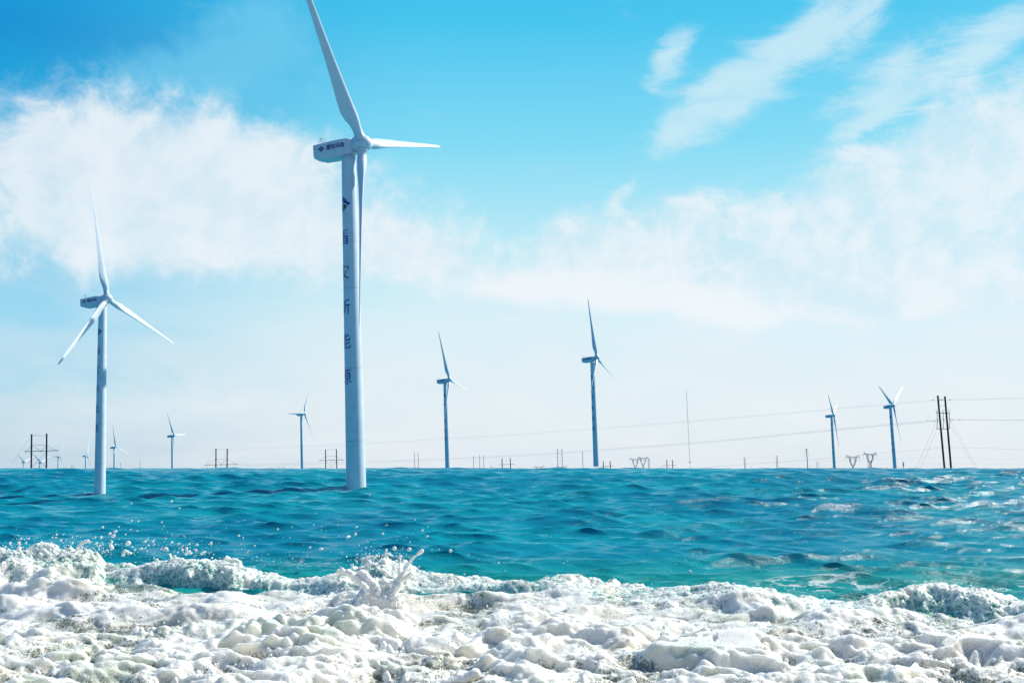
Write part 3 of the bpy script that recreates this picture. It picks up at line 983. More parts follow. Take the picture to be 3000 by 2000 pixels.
def emblem_bm(s):
    """lozenge: blue upper chevron, grey lower facets, pale cross lines between them; in the XY plane"""
    bm = bmesh.new()
    def poly(pts, mi):
        bm.faces.new([bm.verts.new((x * s, y * s, 0)) for x, y in pts]).material_index = mi
    g = 0.05
    poly([(0, 1), (-1, 0), (-0.72, -0.22), (-0.30, 0.12), (-0.06, 0.20), (-0.06, 0.52), (0, 0.62)], 0)
    poly([(0, 1), (0, 0.62), (0.06, 0.52), (0.06, 0.20), (0.30, 0.12), (0.72, -0.22), (1, 0)], 0)
    poly([(-0.06, 0.06), (-0.28, -0.02), (-0.64, -0.32), (-0.06, -0.94)], 1)
    poly([(0.06, 0.06), (0.06, -0.94), (0.64, -0.32), (0.28, -0.02)], 1)
    bmesh.ops.triangulate(bm, faces=bm.faces)
    return bm

def wrap_bm(bm, rad, zc, phi, proud):
    """bend a flat drawing round the tower; phi = bearing of its centre (angle from +X)"""
    for _ in range(2):
        es = [e for e in bm.edges if abs(e.verts[0].co.x - e.verts[1].co.x) > 0.35]
        if es: bmesh.ops.subdivide_edges(bm, edges=es, cuts=1)
        bmesh.ops.triangulate(bm, faces=bm.faces)
    for v in bm.verts:
        z = zc + v.co.y
        r = rad(-z) + proud
        a = phi + v.co.x / r
        v.co = Vector((r * math.cos(a), r * math.sin(a), z))
    return bm

TOWER_BM, TRAD = tower_mesh()
PHI = R(270 - 54)                          # lettering bearing: seen at the left edge of the towers

TOWER_TEXT = list(zip('盾安新能源', (-15.7, -22.3, -28.9, -35.4, -42.1)))
def tower_character(ch, z):
    t = text_mesh(ch, 3.1, 0.012)
    for v in t.verts: v.co.x *= 0.95
    return wrap_bm(t, TRAD, z, PHI, 0.012)

def tower_emblem():
    bm = emblem_bm(1.0)
    for v in bm.verts: v.co = Vector((v.co.x * 1.75, v.co.y * 1.6, 0))
    return wrap_bm(bm, TRAD, -9.3, PHI, 0.012)

def nacelle_bm():
    """housing lofted along X; origin at the hub centre, rear at -X"""
    bm = bmesh.new()
    st = [(-9.80, 1.16, -1.50, 1.36), (-9.72, 1.20, -1.56, 1.42), (-8.05, 1.24, -2.16, 1.50), (-6.0, 1.36, -2.22, 1.52), (-4.0, 1.40, -2.22, 1.52),
          (-2.6, 1.34, -2.18, 1.50), (-2.05, 1.28, -1.95, 1.42), (-1.62, 1.2, -1.6, 1.30)]
    rings = []
    for x, top, bot, hw in st:
        pts = []
        zc, hh = (top + bot) / 2, (top - bot) / 2
        for k in range(32):
            a = 2 * math.pi * (k + 0.5) / 32
            ca, sa = math.cos(a), math.sin(a)
            e = 0.30 if x < -2.3 else 0.55          # squarish section, rounder at the neck
            pts.append(Vector((x, math.copysign(abs(ca) ** e, ca) * hw, zc + math.copysign(abs(sa) ** e, sa) * hh)))
        rings.append(pts)
    bm_loft(bm, rings)
    return bm

def nacelle_seam_bm():
    bm = bmesh.new()
    y = -1.535
    bm_tube(bm, [(-9.7, -1.43, 0.12), (-8.0, -1.515, 0.12), (-6, y, 0.13), (-4, y, 0.13), (-2.6, -1.515, 0.12)], 0.022, 4)
    return bm

def yaw_skirt_bm():
    bm = bmesh.new()
    return bm

def weather_mast_bm():
    bm = bmesh.new()
    for y in (-0.7, 0.7):
        bm_tube(bm, [(-9.1, y, 1.15), (-8.62, y * 0.5, 2.35)], 0.035, 5)
        bm_tube(bm, [(-8.40, y, 1.2), (-8.62, y * 0.5, 2.35)], 0.035, 5)
        bm_tube(bm, [(-7.4, y, 1.25), (-7.95, y * 0.5, 2.15)], 0.035, 5)
    bm_tube(bm, [(-8.75, -0.35, 2.35), (-8.2, -0.35, 2.42), (-7.9, -0.35, 2.15)], 0.035, 5)
    bm_tube(bm, [(-8.6, -0.35, 2.35), (-8.6, -0.35, 2.9)], 0.025, 5)
    bm_tube(bm, [(-8.0, -0.35, 2.2), (-8.0, -0.35, 2.75)], 0.025, 5)
    bm_ball(bm, (-8.68, -0.35, 2.42), 0.11, 1)
    bm_ball(bm, (-8.35, -0.35, 2.42), 0.13, 1)
    return bm

def hub_bm():
    bm = bmesh.new()
    prof = [(-1.60, 1.38), (-1.52, 1.46), (-0.9, 1.62), (-0.2, 1.70), (0.35, 1.66), (0.9, 1.48), (1.35, 1.18), (1.68, 0.78), (1.86, 0.38), (1.92, 0.05)]
    n = 40
    rings = [[Vector((x, r * math.cos(2 * math.pi * k / n), r * math.sin(2 * math.pi * k / n))) for k in range(n)] for x, r in prof]
    bm_loft(bm, rings)
    return bm

def blade_bm():
    bm = bmesh.new()
    # r/R, chord, thickness ratio, roundness, twist, pitch-axis fraction
    st = [(1.30, 2.02, 1.0, 1, 40, 0.5), (1.86, 2.02, 1.0, 1, 40, 0.5), (1.90, 1.78, 1.0, 1, 40, 0.5), (3.2, 1.80, 1.0, 0.95, 40, 0.49), (4.4, 2.12, 0.72, 0.6, 39, 0.44),
          (5.8, 2.75, 0.46, 0.25, 36, 0.37), (7.4, 3.05, 0.34, 0.05, 34, 0.33), (9.5, 2.90, 0.28, 0, 32, 0.32), (13, 2.45, 0.25, 0, 29, 0.31), (18, 1.95, 0.23, 0, 27, 0.31),
          (24, 1.50, 0.21, 0, 25.5, 0.30), (30, 1.12, 0.19, 0, 24, 0.30), (35, 0.82, 0.18, 0, 23, 0.30), (37.4, 0.66, 0.17, 0, 22.5, 0.31), (38.2, 0.34, 0.16, 0, 22.5, 0.35), (38.5, 0.10, 0.16, 0, 22.5, 0.45)]
    rings = []
    n = 28
    for r, c, tr, rd, tw, pa in st:
        pts = []
        for k in range(n):
            a = 2 * math.pi * k / n
            s = (1 - math.cos(a)) / 2                       # 0 leading edge .. 1 trailing edge
            cx = pa * c - s * c
            th = 5 * tr * (0.2969 * math.sqrt(max(s, 0)) - 0.126 * s - 0.3516 * s * s + 0.2843 * s ** 3 - 0.1036 * s ** 4) * c
            y = th * (1.15 if a < math.pi else -0.85)
            circ = (c / 2 * math.cos(a), c / 2 * math.sin(a))
            X = cx * (1 - rd) + circ[0] * rd
            Y = y * (1 - rd) + circ[1] * rd
            t = R(tw)
            # leading edge turned towards the wind (-Y is the wind side)
            pts.append(Vector((X * math.cos(t) + Y * math.sin(t), -X * math.sin(t) + Y * math.cos(t), r)))
        rings.append(pts)
    bm_loft(bm, rings)
    return bm

PROTO = {}
def proto_mesh(key, fn, mats):
    if key not in PROTO:
        bm = fn()
        me = bpy.data.meshes.new(key)
        bm.to_mesh(me); bm.free()
        for m in mats: me.materials.append(m)
        flat = 'character' in key or 'emblem' in key
        me.polygons.foreach_set('use_smooth', [not flat] * len(me.polygons))
        PROTO[key] = me
    return PROTO[key]

def child(name, me, parent, M=None):
    o = bpy.data.objects.new(name, me)
    C.objects.link(o)
    o.parent = parent
    if M is not None: o.matrix_basis = M
    return o

NAME_TEXT = list(zip('盾安风电', (-6.40, -5.43, -4.46, -3.49)))
def name_character(ch, x):
    bm = bmesh.new()
    bm_merge(bm, text_mesh(ch, 1.04, 0.018), lambda c: Vector((x + c.x * 0.96, -1.560, 0.02 + c.y * 1.08)))
    return bm

def name_emblem():
    bm = emblem_bm(0.64)
    for v in bm.verts: v.co = Vector((-8.0 + v.co.x, -1.545, -0.06 + v.co.y * 0.92))
    return bm

M_tower = M_white
def make_turbine(label, hub, basex, topx, D, yaw, tilt, psi, cone, scale=1.0, lettered=True, seams=True, pitch=9):
    """hub and tower points in picture pixels, D the distance; angles in degrees"""
    Ph = at(hub[0], hub[1], D)
    Ptop = at(topx[0], topx[1], D)
    Pb = at(basex, 1400, D)
    ax = (Ptop - Pb).normalized()
    H = 63.0 * scale
    base = Ptop - ax * H
    zax = ax
    yax = Vector((0, 1, 0)); yax = (yax - zax * yax.dot(zax)).normalized()
    xax = yax.cross(zax)
    Mr = Matrix((xax, yax, zax)).transposed().to_4x4() * 1.0
    Mr = Matrix.Translation(base) @ Mr @ Matrix.Diagonal((scale, scale, scale, 1))
    root = empty('wind_turbine', base)
    root.matrix_basis = Mr
    Mi = Mr.inverted()
    tw = child('tower', proto_mesh('tower', lambda: TOWER_BM, [M_tower, M_seam]), root, Matrix.Translation((0, 0, 63.0)))
    al, ta = R(yaw), R(tilt)
    a = Vector((math.cos(al) * math.cos(ta), -math.sin(al) * math.cos(ta), math.sin(ta)))
    w = Vector((math.sin(al), math.cos(al), 0))
    v = a.cross(w)
    S = Matrix.Diagonal((scale, scale, scale, 1))
    Mn = Matrix.Translation(Ph) @ Matrix((a, w, v)).transposed().to_4x4() @ S
    nac = child('nacelle', proto_mesh('nacelle', nacelle_bm, [M_white]), root, Mi @ Mn)
    child('hub', proto_mesh('hub', hub_bm, [M_blade]), root, Mi @ Mn)
    for k in range(3):
        t = R(psi + 120 * k)
        bz = (math.cos(t) * v + math.sin(t) * w + cone * a).normalized()
        bx = (-math.sin(t) * v + math.cos(t) * w)
        bx = (bx - bz * bx.dot(bz)).normalized()
        by = bz.cross(bx)
        Mb = Matrix.Translation(Ph) @ Matrix((bx, by, bz)).transposed().to_4x4() @ S @ Matrix.Rotation(R(-pitch), 4, 'Z')
        child('blade', proto_mesh('blade', blade_bm, [M_blade]), root, Mi @ Mb)
    if lettered:
        for ch, z in TOWER_TEXT: child('character', proto_mesh('tower_character_' + ch, lambda: tower_character(ch, z), [M_blue]), tw)
        child('emblem', proto_mesh('emblem', tower_emblem, [M_blue, M_brown]), tw)
        for ch, x in NAME_TEXT: child('character', proto_mesh('name_character_' + ch, lambda: name_character(ch, x), [M_blue]), nac)
        child('emblem', proto_mesh('name_emblem', name_emblem, [M_blue, M_brown]), nac)
    if seams:
        child('weather_mast', proto_mesh('weather_mast', weather_mast_bm, [M_metal]), nac)
        child('panel_seam', proto_mesh('panel_seam', nacelle_seam_bm, [M_seam]), nac)
    tag(root, label, 'wind turbine', 'white wind turbines of the offshore wind farm')
    return root

make_turbine('tallest white wind turbine, its upper blade cut by the top of the picture', (1061, 421), 1043, (1021, 462), 202, 18.5, 5.1, -44.9, 0.046, pitch=11)
make_turbine('second tallest white wind turbine at the left with wide open blades, standing in the sea', (314, 875), 293, (301, 893), 191.6, 16.0, 5.9, -11.9, 0.043, 20.1 / RB, pitch=-18)
make_turbine('lettered white wind turbine on the horizon, nearest to the right of the tallest one', (1316.7, 1112.2), 1312.5, (1304, 1122), 818, 16, 6.9, -22.9, 0.017)
make_turbine('lettered white wind turbine left of the slim mast, one blade crossing its tower', (1748.5, 1048.2), 1748.5, (1735.5, 1062), 691, 20.5, 6.3, -12.4, 0.025)
make_turbine('white wind turbine close left of the tallest one, one blade pointing straight left', (892.1, 1211), 886.2, (882.6, 1215.5), 1276, 18.2, 5.6, 27.6, -0.017, seams=False)
make_turbine('white wind turbine left of an H-frame of poles, one bright blade pointing straight right', (510.2, 1275), 505.5, (504.3, 1279), 1552, 6.3, 7.3, -34, 0.045, seams=False)
make_turbine('small white wind turbine just right of the second tallest tower, blades like an upside-down Y', (339.8, 1309), 335.2, (334.8, 1312), 1849, 8.8, 6.2, -14.4, 0.047, lettered=False, seams=False)
make_turbine('tiny white wind turbine just left of the second tallest tower, one blade pointing left', (256, 1334.5), 250.7, (251, 1337), 2362, -1.3, 4, 21, 0, lettered=False, seams=False)
make_turbine('tiny white wind turbine just right of the tall H-frame of poles at the left', (175.7, 1335.7), 169.8, (170.5, 1339), 2562, 11, 3, 28.3, -0.03, lettered=False, seams=False)
make_turbine('tiny white wind turbine seen between the two poles of the left H-frame', (121.4, 1354.3), 115.5, (116, 1356.5), 2981, 15.5, 5, -57.6, 0, lettered=False, seams=False)
make_turbine('tiny white wind turbine at the far left, left of the left H-frame of poles', (72, 1351.7), 68.2, (68.4, 1354), 3106, 19, 7, -52, 0.02, lettered=False, seams=False)
make_turbine('leaning lettered wind turbine on the horizon, left of the two cat-head pylons at the right', (2442.6, 1216), 2446.5, (2436, 1221), 1302, 24.1, 6.7, -52, 0.03, seams=False)
make_turbine('leaning lettered wind turbine nearest to the black poles, two blades raised in a V', (2617.5, 1187.9), 2624.3, (2608.3, 1193.5), 1081, 39.7, 6.7, -63, 0.032, seams=False)

# ------------------------------------------------------------------ poles, pylons, mast
FAR_Z = 13.0
def foot(top, bot, D, z=FAR_Z):
    """3D points of a pole: top and its foot, prolonged below the horizon line"""
    T, B = at(top[0], top[1], D), at(bot[0], bot[1], D)
    k = (T.z - z) / (T.z - B.z)
    return T, T + (B - T) * k

def make_h_frame(label, p1, p2, D, rad, arm=None, arms2=None, brace=True, guys=(), rungs=0, group='H-frame pole pairs along the horizon', mat_=None, tie=None, ins=True, wirerad=0.03):
    """p = (topx, topy, botx) in picture pixels"""
    mt = mat_ or M_pole
    T1, B1 = foot((p1[0], p1[1]), (p1[2], 1373), D)
    T2, B2 = foot((p2[0], p2[1]), (p2[2], 1373), D)
    org = (B1 + B2) / 2
    root = empty('h_frame_pylon', org)
    def part(name, bm, m=None):
        for v in bm.verts: v.co -= org
        return mesh_obj(name, bm, m or mt, root)
    for T, B in ((T1, B1), (T2, B2)):
        bm = bmesh.new()
        bm_tube(bm, [B, T], [rad * 1.12, rad * 0.92], 12)
        bm_tube(bm, [T, T + Vector((0, 0, rad * 0.7))], rad * 1.15, 12)
        part('pole', bm)
    if arm:
        y0, y1, x0, x1 = arm
        bm = bmesh.new()
        A0, A1 = at(x0, y0, D - rad - 0.2), at(x1, y1, D - rad - 0.2)
        bm_tube(bm, [A0, A1], rad * 0.42, 6)
        part('crossarm', bm)
        if ins:
            for fx in (0.04, 0.5, 0.96):
                bm = bmesh.new()
                c = A0.lerp(A1, fx)
                for k in range(5):
                    bm_tube(bm, [c + Vector((0, 0, -rad * (0.45 + 0.5 * k))), c + Vector((0, 0, -rad * (0.75 + 0.5 * k)))], rad * (0.34 if k % 2 == 0 else 0.16), 8)
                part('insulator', bm, M_far)
        if brace:
            bm = bmesh.new()
            up = (T1 - B1).normalized()
            hgt = (T1 - A0).length
            for (T, B, s) in ((T1, B1, 0), (T2, B2, 1)):
                q = (A0 if s == 0 else A1)
                mid = A0.lerp(A1, 0.5)
                axis = (T - B).normalized()
                ta = (A0.z - B.z) / max((T - B).z, 1e-3)
                j = B + (T - B) * ta
                hi = j + axis * hgt * 0.32
                bm_tube(bm, [hi, A0.lerp(A1, 0.05 if s == 0 else 0.95)], rad * 0.16, 4)
                bm_tube(bm, [hi, mid], rad * 0.16, 4)
                lo = j - axis * hgt * 0.30
                lo2 = j - axis * hgt * 0.9
                o = (T2, B2) if s == 0 else (T1, B1)
                jo = o[1] + (o[0] - o[1]) * ((lo2.z - o[1].z) / max((o[0] - o[1]).z, 1e-3))
                bm_tube(bm, [j - axis * 0.2, jo], rad * 0.14, 4)
            part('brace', bm)
    if tie:
        for y in tie:
            bm = bmesh.new()
            f1 = (1373 - y) / (1373 - p1[1]); f2 = (1373 - y) / (1373 - p2[1])
            a = at(p1[2] + (p1[0] - p1[2]) * f1, y, D); b = at(p2[2] + (p2[0] - p2[2]) * f2, y, D)
            bm_tube(bm, [a, b], rad * 0.16, 4)
            part('tie_rod', bm)
    for y in [1373 - (1373 - p1[1]) * (k + 0.5) / rungs for k in range(rungs)]:
        bm = bmesh.new()
        f1 = (1373 - y) / (1373 - p1[1])
        xa = p1[2] + (p1[0] - p1[2]) * f1; xb = p2[2] + (p2[0] - p2[2]) * f1
        bm_tube(bm, [at(xa - 3.5, y, D), at(xb + 3.5, y, D)], rad * 0.22, 5)
        part('crossarm', bm, M_far)
    for g in guys:
        bm = bmesh.new()
        a = at(g[0], g[1], D); b = at(g[2], g[3], D)
        b = a + (b - a) * ((a.z - FAR_Z) / (a.z - b.z))
        bm_tube(bm, [a, b], wirerad, 4)
        part('guy_wire', bm, M_wire)
    tag(root, label, 'pylon', group)
    return root

# the black pair at the right, seen nearly end on
def make_right_frame():
    D = 400
    root = make_h_frame('tall pair of leaning black poles with hanging insulator strings, at the right', (2747.4, 1160.5, 2767.3), (2768.3, 1162.5, 2786.6), D, 0.345, arm=(1208, 1210.5, 2743.6, 2781),
                        brace=False, ins=False, guys=[(2745, 1232, 2683.5, 1373), (2745, 1256, 2697, 1373), (2784, 1232, 2866.5, 1373), (2784, 1248, 2860, 1373)], wirerad=0.028)
    org = Vector(root.location)
    def part(name, bm, m):
        for v in bm.verts: v.co -= org
        return mesh_obj(name, bm, m, root)
    bm = bmesh.new()
    bm_tube(bm, [at(2744, 1255.5, D - 0.6), at(2781, 1256, D - 0.6)], 0.11, 6)
    part('crossarm', bm, M_pole)
    for x in (2745, 2763, 2781):
        bm = bmesh.new()
        n = 14
        pts, rr = [], []
        for k in range(n + 1):
            y = 1209 + (1255 - 1209) * k / n
            pts.append(at(x + (1.8 if 5 < k < 10 else 0.6 * (k % 2)), y, D - 0.6)); rr.append(0.13 if k % 2 else 0.07)
        bm_tube(bm, pts, rr, 8)
        bm_ball(bm, at(x + 1.5, 1228, D - 0.6), 0.24, 1)
        part('insulator', bm, M_pole)
        bm = bmesh.new()
        for s in (-1, 1):
            for h in (4, 9):
                bm_tube(bm, [at(x, 1207, D - 0.6), at(x + s * h * 0.55, 1207 - 11 + h * 0.5, D - 0.6)], 0.03, 4)
        part('bird_spike', bm, M_far)
    for y in (1171, 1188):
        bm = bmesh.new()
        bm_tube(bm, [at(2749, y, D), at(2769, y + 1, D)], 0.04, 4)
        part('tie_rod', bm, M_pole)
    for x, y in ((2732, 1171), (2755, 1172), (2760, 1169), (2783, 1171), (2717, 1231), (2737, 1232.5), (2791, 1230), (2810, 1230)):
        bm = bmesh.new()
        c = at(x, y, D - 0.3)
        bm_tube(bm, [c + Vector((-0.42, 0, 0)), c + Vector((0.42, 0, 0.03))], 0.035, 5)
        for s in (-1, 1): bm_ball(bm, c + Vector((0.36 * s, 0, -0.08)), 0.11, 1, (1.5, 1, 1))
        part('vibration_damper', bm, M_pole)
make_right_frame()

make_h_frame('tall dark H-frame of two poles with a long crossarm at the far left', (92.6, 1273, 91.6), (136.8, 1271, 135.8), 500, 0.36, arm=(1322, 1319, 71.5, 171), tie=(1303.5, 1275.5), guys=[(92, 1275, 27, 1373)])
make_h_frame('dark H-frame of two poles right of the turbine with a blade pointing straight right', (632.8, 1315, 632.4), (665.8, 1315, 665.3), 800, 0.44, arm=(1361.5, 1359.5, 600, 698), tie=(1345, 1316), guys=[(632, 1316, 601, 1362), (665, 1318, 650, 1361)], wirerad=0.05)
make_h_frame('dark H-frame of two poles standing just left of the tallest tower', (953.5, 1317, 954.4), (985.6, 1316, 986.6), 800, 0.36, arm=(1349, 1346.5, 933.3, 1007.5), tie=(1335, 1316.5))
make_h_frame('ladder-like pair of close grey poles between the tallest tower and the first lettered turbine', (1214, 1326.5, 1215), (1225.2, 1326.5, 1226.3), 1100, 0.20, rungs=4, mat_=M_far)
make_h_frame('close pair of thin grey poles beside a single pole, right of the first lettered turbine', (1405, 1334, 1405.6), (1416.6, 1333.5, 1417.6), 1100, 0.20, rungs=2, mat_=M_far)
make_h_frame('tiny pair of grey posts between two taller pole pairs, right of the first lettered turbine', (1437.6, 1363.5, 1438), (1441.3, 1363.5, 1441.8), 1500, 0.2, rungs=1, mat_=M_far)
make_h_frame('dark H-frame of two short poles with crossarm, midway between two lettered turbines', (1470.7, 1342.5, 1471.6), (1494.8, 1342, 1496), 900, 0.36, arm=(1360.5, 1359, 1461, 1506.5), brace=False)
make_h_frame('tallest grey ladder-like pole pair, left of the turbine whose blade crosses its tower', (1632.8, 1315, 1635), (1645.8, 1314.5, 1648), 1000, 0.25, rungs=6, mat_=M_far)
make_h_frame('dark H-frame of two short poles just right of the turbine whose blade crosses its tower', (1767.4, 1351.5, 1768.3), (1787.4, 1351, 1788.3), 900, 0.36, arm=(1366, 1364, 1760, 1797), brace=False)
make_h_frame('very close pair of grey poles beside the two V-shaped lattice pylons in the middle', (1898.3, 1342.5, 1900), (1901.8, 1342.5, 1903.5), 1100, 0.22, mat_=M_far)
make_h_frame('dark H-frame of two short poles between the V-shaped pylons and the slim guyed mast', (1953.4, 1347.5, 1954.2), (1969.9, 1347.5, 1970.8), 900, 0.34, arm=(1363.5, 1362, 1940, 1981), brace=False)
make_h_frame('very close pair of grey poles, first to the right of the slim guyed mast', (2179.4, 1339, 2181.8), (2182.3, 1339.5, 2184.5), 1000, 0.2, mat_=M_far)
make_h_frame('tiny pair of grey posts right beside the first close pole pair right of the mast', (2195.8, 1366.5, 2196.3), (2200.9, 1366.5, 2201.3), 1500, 0.18, mat_=M_far)
make_h_frame('very close pair of grey poles, second to the right of the slim guyed mast', (2273.7, 1334.5, 2276), (2276.8, 1335, 2279.4), 1000, 0.2, mat_=M_far)
make_h_frame('tiny pair of grey posts just right of the single pole with drooping wires', (2391.7, 1352.5, 2393.2), (2397.3, 1353, 2398.8), 1200, 0.2, mat_=M_far)
make_h_frame('pair of grey posts in front of the taller cat-head pylon', (2542.4, 1346, 2543.2), (2550.9, 1347, 2551.8), 1000, 0.22, mat_=M_far)
make_h_frame('tiny pair of grey posts just right of the turbine with a blade pointing right', (604, 1368, 604), (607, 1368, 607), 1500, 0.25, mat_=M_far)
make_h_frame('tiny pair of grey posts between the two tiny turbines left of the second tallest tower', (208.8, 1362.5, 208.8), (215, 1362.5, 215), 1500, 0.25, mat_=M_far)
make_h_frame('tiny pair of grey posts just right of the smaller guyed dark H-frame', (687.5, 1366, 687.5), (692.5, 1366, 692.5), 1500, 0.2, mat_=M_far)
make_h_frame('tiny pair of grey posts just left of the turbine with a blade pointing left', (829, 1366, 829), (832, 1366, 832), 1500, 0.2, mat_=M_far)

def make_pole(label, top, botx, D, rad, drape=False, box=False, dark=False):
    T, B = foot(top, (botx, 1373), D)
    root = empty('utility_pole', B)
    def part(name, bm, m):
        for v in bm.verts: v.co -= B
        return mesh_obj(name, bm, m, root)
    mt = M_pole if dark else M_far
    bm = bmesh.new(); bm_tube(bm, [B, T], [rad * 1.15, rad * 0.85], 10); part('pole', bm, mt)
    bm = bmesh.new()
    a = T - (T - B).normalized() * rad * 3
    bm_tube(bm, [a + Vector((-rad * 4, 0, -rad)), a + Vector((rad * 4, 0, rad))], rad * 0.35, 5)
    part('crossarm', bm, mt)
    if drape:
        for s in (-1, 1):
            bm = bmesh.new()
            bm_tube(bm, [T + Vector((0, 0, -0.5)), T + Vector((s * 0.9, 0, -2.4)), T + Vector((s * 1.25, 0, -4.5)), T + Vector((s * 1.35, 0, -6.4))], 0.06, 4)
            part('jumper_wire', bm, M_wire)
    if box:
        bm = bmesh.new()
        c = T - (T - B).normalized() * 2.2
        bmesh.ops.create_cube(bm, size=1.0, matrix=Matrix.Translation(c + Vector((0, -rad - 0.35, 0))) @ Matrix.Diagonal((0.9, 0.7, 2.6, 1)))
        bmesh.ops.bevel(bm, geom=bm.edges[:], offset=0.08, segments=2, affect='EDGES')
        part('transformer', bm, mt)
    tag(root, label, 'pole', 'single poles along the horizon')
make_pole('single thin grey pole right of the first lettered turbine on the horizon', (1387.3, 1336), 1387.9, 1000, 0.22)
make_pole('single thin grey pole just left of the turbine whose blade crosses its tower', (1706.2, 1323), 1708, 1000, 0.24)
make_pole('single dark pole with drooping jumper wires at its top, left of a leaning turbine', (2362.6, 1313), 2366.5, 700, 0.24, drape=True, dark=True)
make_pole('short grey pole with a transformer box, right of the turbine with blades in a V', (2645.3, 1351.5), 2647, 900, 0.26, box=True)
make_pole('faint short grey pole right of the small turbine with blades like an upside-down Y', (353.8, 1353), 354, 1500, 0.22)
make_pole('faint grey pole left of the turbine with a bright blade pointing straight right', (410.5, 1347), 410.7, 1500, 0.22)
make_pole('faint short grey pole just left of the turbine with a blade pointing left', (815.5, 1365), 815.7, 1500, 0.22)

def make_lattice(label, cx, topy, w, D, cat=True):
    """cat-head pylon: narrow waist, two arms opening like a V, a long beam with two raised horns"""
    k = D / FPX
    W = w * k
    base = at(cx, 1373, D); base.z = FAR_Z
    top = at(cx, topy, D).z - FAR_Z
    root = empty('lattice_pylon', base)
    t = 0.16
    def bar(bm, a, b, r=t): bm_tube(bm, [a, b], r, 5)
    hb = top - 0.13 * W - 1.0                 # beam height
    wa = hb - 0.62 * W                        # waist
    wa = max(wa, hb * 0.35)
    bm = bmesh.new()
    for sx in (-1, 1):
        for sy in (-1, 1):
            bar(bm, (sx * 0.16 * W, sy * 0.16 * W, 0), (sx * 0.045 * W, sy * 0.045 * W, wa))
    n = 5
    for q in range(n):
        z0, z1 = wa * q / n, wa * (q + 1) / n
        r0 = 0.16 * W + (0.045 - 0.16) * W * q / n; r1 = 0.16 * W + (0.045 - 0.16) * W * (q + 1) / n
        for sy in (-1, 1):
            bar(bm, (-r0, sy * r0, z0), (r1, sy * r1, z1), t * 0.6); bar(bm, (r0, sy * r0, z0), (-r1, sy * r1, z1), t * 0.6)
    mesh_obj('body', bm, M_far, root)
    bm = bmesh.new()
    for sx in (-1, 1):
        o = [(0.045, wa), (0.20, wa + 0.45 * (hb - wa)), (0.24, wa + 0.75 * (hb - wa)), (0.25, hb)]
        i = [(0.02, wa), (0.12, wa + 0.45 * (hb - wa)), (0.16, wa + 0.75 * (hb - wa)), (0.13, hb)]
        for sy in (-1, 1):
            for (a, za), (b, zb) in zip(o, o[1:]): bar(bm, (sx * a * W, sy * 0.035 * W, za), (sx * b * W, sy * 0.035 * W, zb))
            for (a, za), (b, zb) in zip(i, i[1:]): bar(bm, (sx * a * W, sy * 0.035 * W, za), (sx * b * W, sy * 0.035 * W, zb))
            for (a, za), (b, zb) in zip(o, i[1:]): bar(bm, (sx * a * W, sy * 0.035 * W, za), (sx * b * W, sy * 0.035 * W, zb), t * 0.6)
            for (a, za), (b, zb) in zip(i, o[1:]): bar(bm, (sx * a * W, sy * 0.035 * W, za), (sx * b * W, sy * 0.035 * W, zb), t * 0.6)
    mesh_obj('v_arms', bm, M_far, root)
    bm = bmesh.new()
    for sy in (-1, 1):
        bar(bm, (-0.5 * W, sy * 0.03 * W, hb), (0.5 * W, sy * 0.03 * W, hb))
        bar(bm, (-0.33 * W, sy * 0.03 * W, hb + 0.06 * W), (0.33 * W, sy * 0.03 * W, hb + 0.06 * W), t * 0.8)
        for q in range(8):
            xa = -0.5 + q / 8
            bar(bm, (xa * W, sy * 0.03 * W, hb), ((xa + 0.0625) * W, sy * 0.03 * W, hb + 0.055 * W), t * 0.6)
            bar(bm, ((xa + 0.0625) * W, sy * 0.03 * W, hb + 0.055 * W), ((xa + 0.125) * W, sy * 0.03 * W, hb), t * 0.6)
    mesh_obj('crossbeam', bm, M_far, root)
    for sx in (-1, 1):
        bm = bmesh.new()
        for sy in (-1, 1):
            bar(bm, (sx * 0.22 * W, sy * 0.03 * W, hb + 0.06 * W), (sx * 0.45 * W, 0, top))
            bar(bm, (sx * 0.36 * W, sy * 0.03 * W, hb + 0.06 * W), (sx * 0.45 * W, 0, top))
        mesh_obj('horn', bm, M_far, root)
        bm = bmesh.new()
        bar(bm, (sx * 0.47 * W, 0, hb), (sx * 0.47 * W, 0, hb - 0.28 * W), t * 0.7)
        mesh_obj('insulator', bm, M_far, root)
    bm = bmesh.new()
    bar(bm, (-0.1 * W, 0, hb), (0, 0, hb - 0.24 * W), t * 0.6); bar(bm, (0.1 * W, 0, hb), (0, 0, hb - 0.24 * W), t * 0.6)
    mesh_obj('insulator', bm, M_far, root)
    tag(root, label, 'pylon', 'lattice cat-head pylons on the horizon')
make_lattice('left one of the two overlapping V-shaped lattice pylons in the middle', 1861.5, 1339.5, 34, 1500)
make_lattice('right one of the two overlapping V-shaped lattice pylons in the middle', 1884.5, 1336, 33, 1550)
make_lattice('smaller cat-head lattice pylon between the two leaning turbines at the right', 2499.3, 1332, 42, 1300)
make_lattice('taller cat-head lattice pylon between the two leaning turbines at the right', 2550.6, 1323.5, 41, 1250)
make_lattice('low cat-head lattice pylon with only its horns over the water, between two lettered turbines', 1580, 1363, 32, 1900)
make_lattice('low cat-head lattice pylon half hidden by the tallest ladder-like pole pair', 1645, 1362.5, 34, 1900)

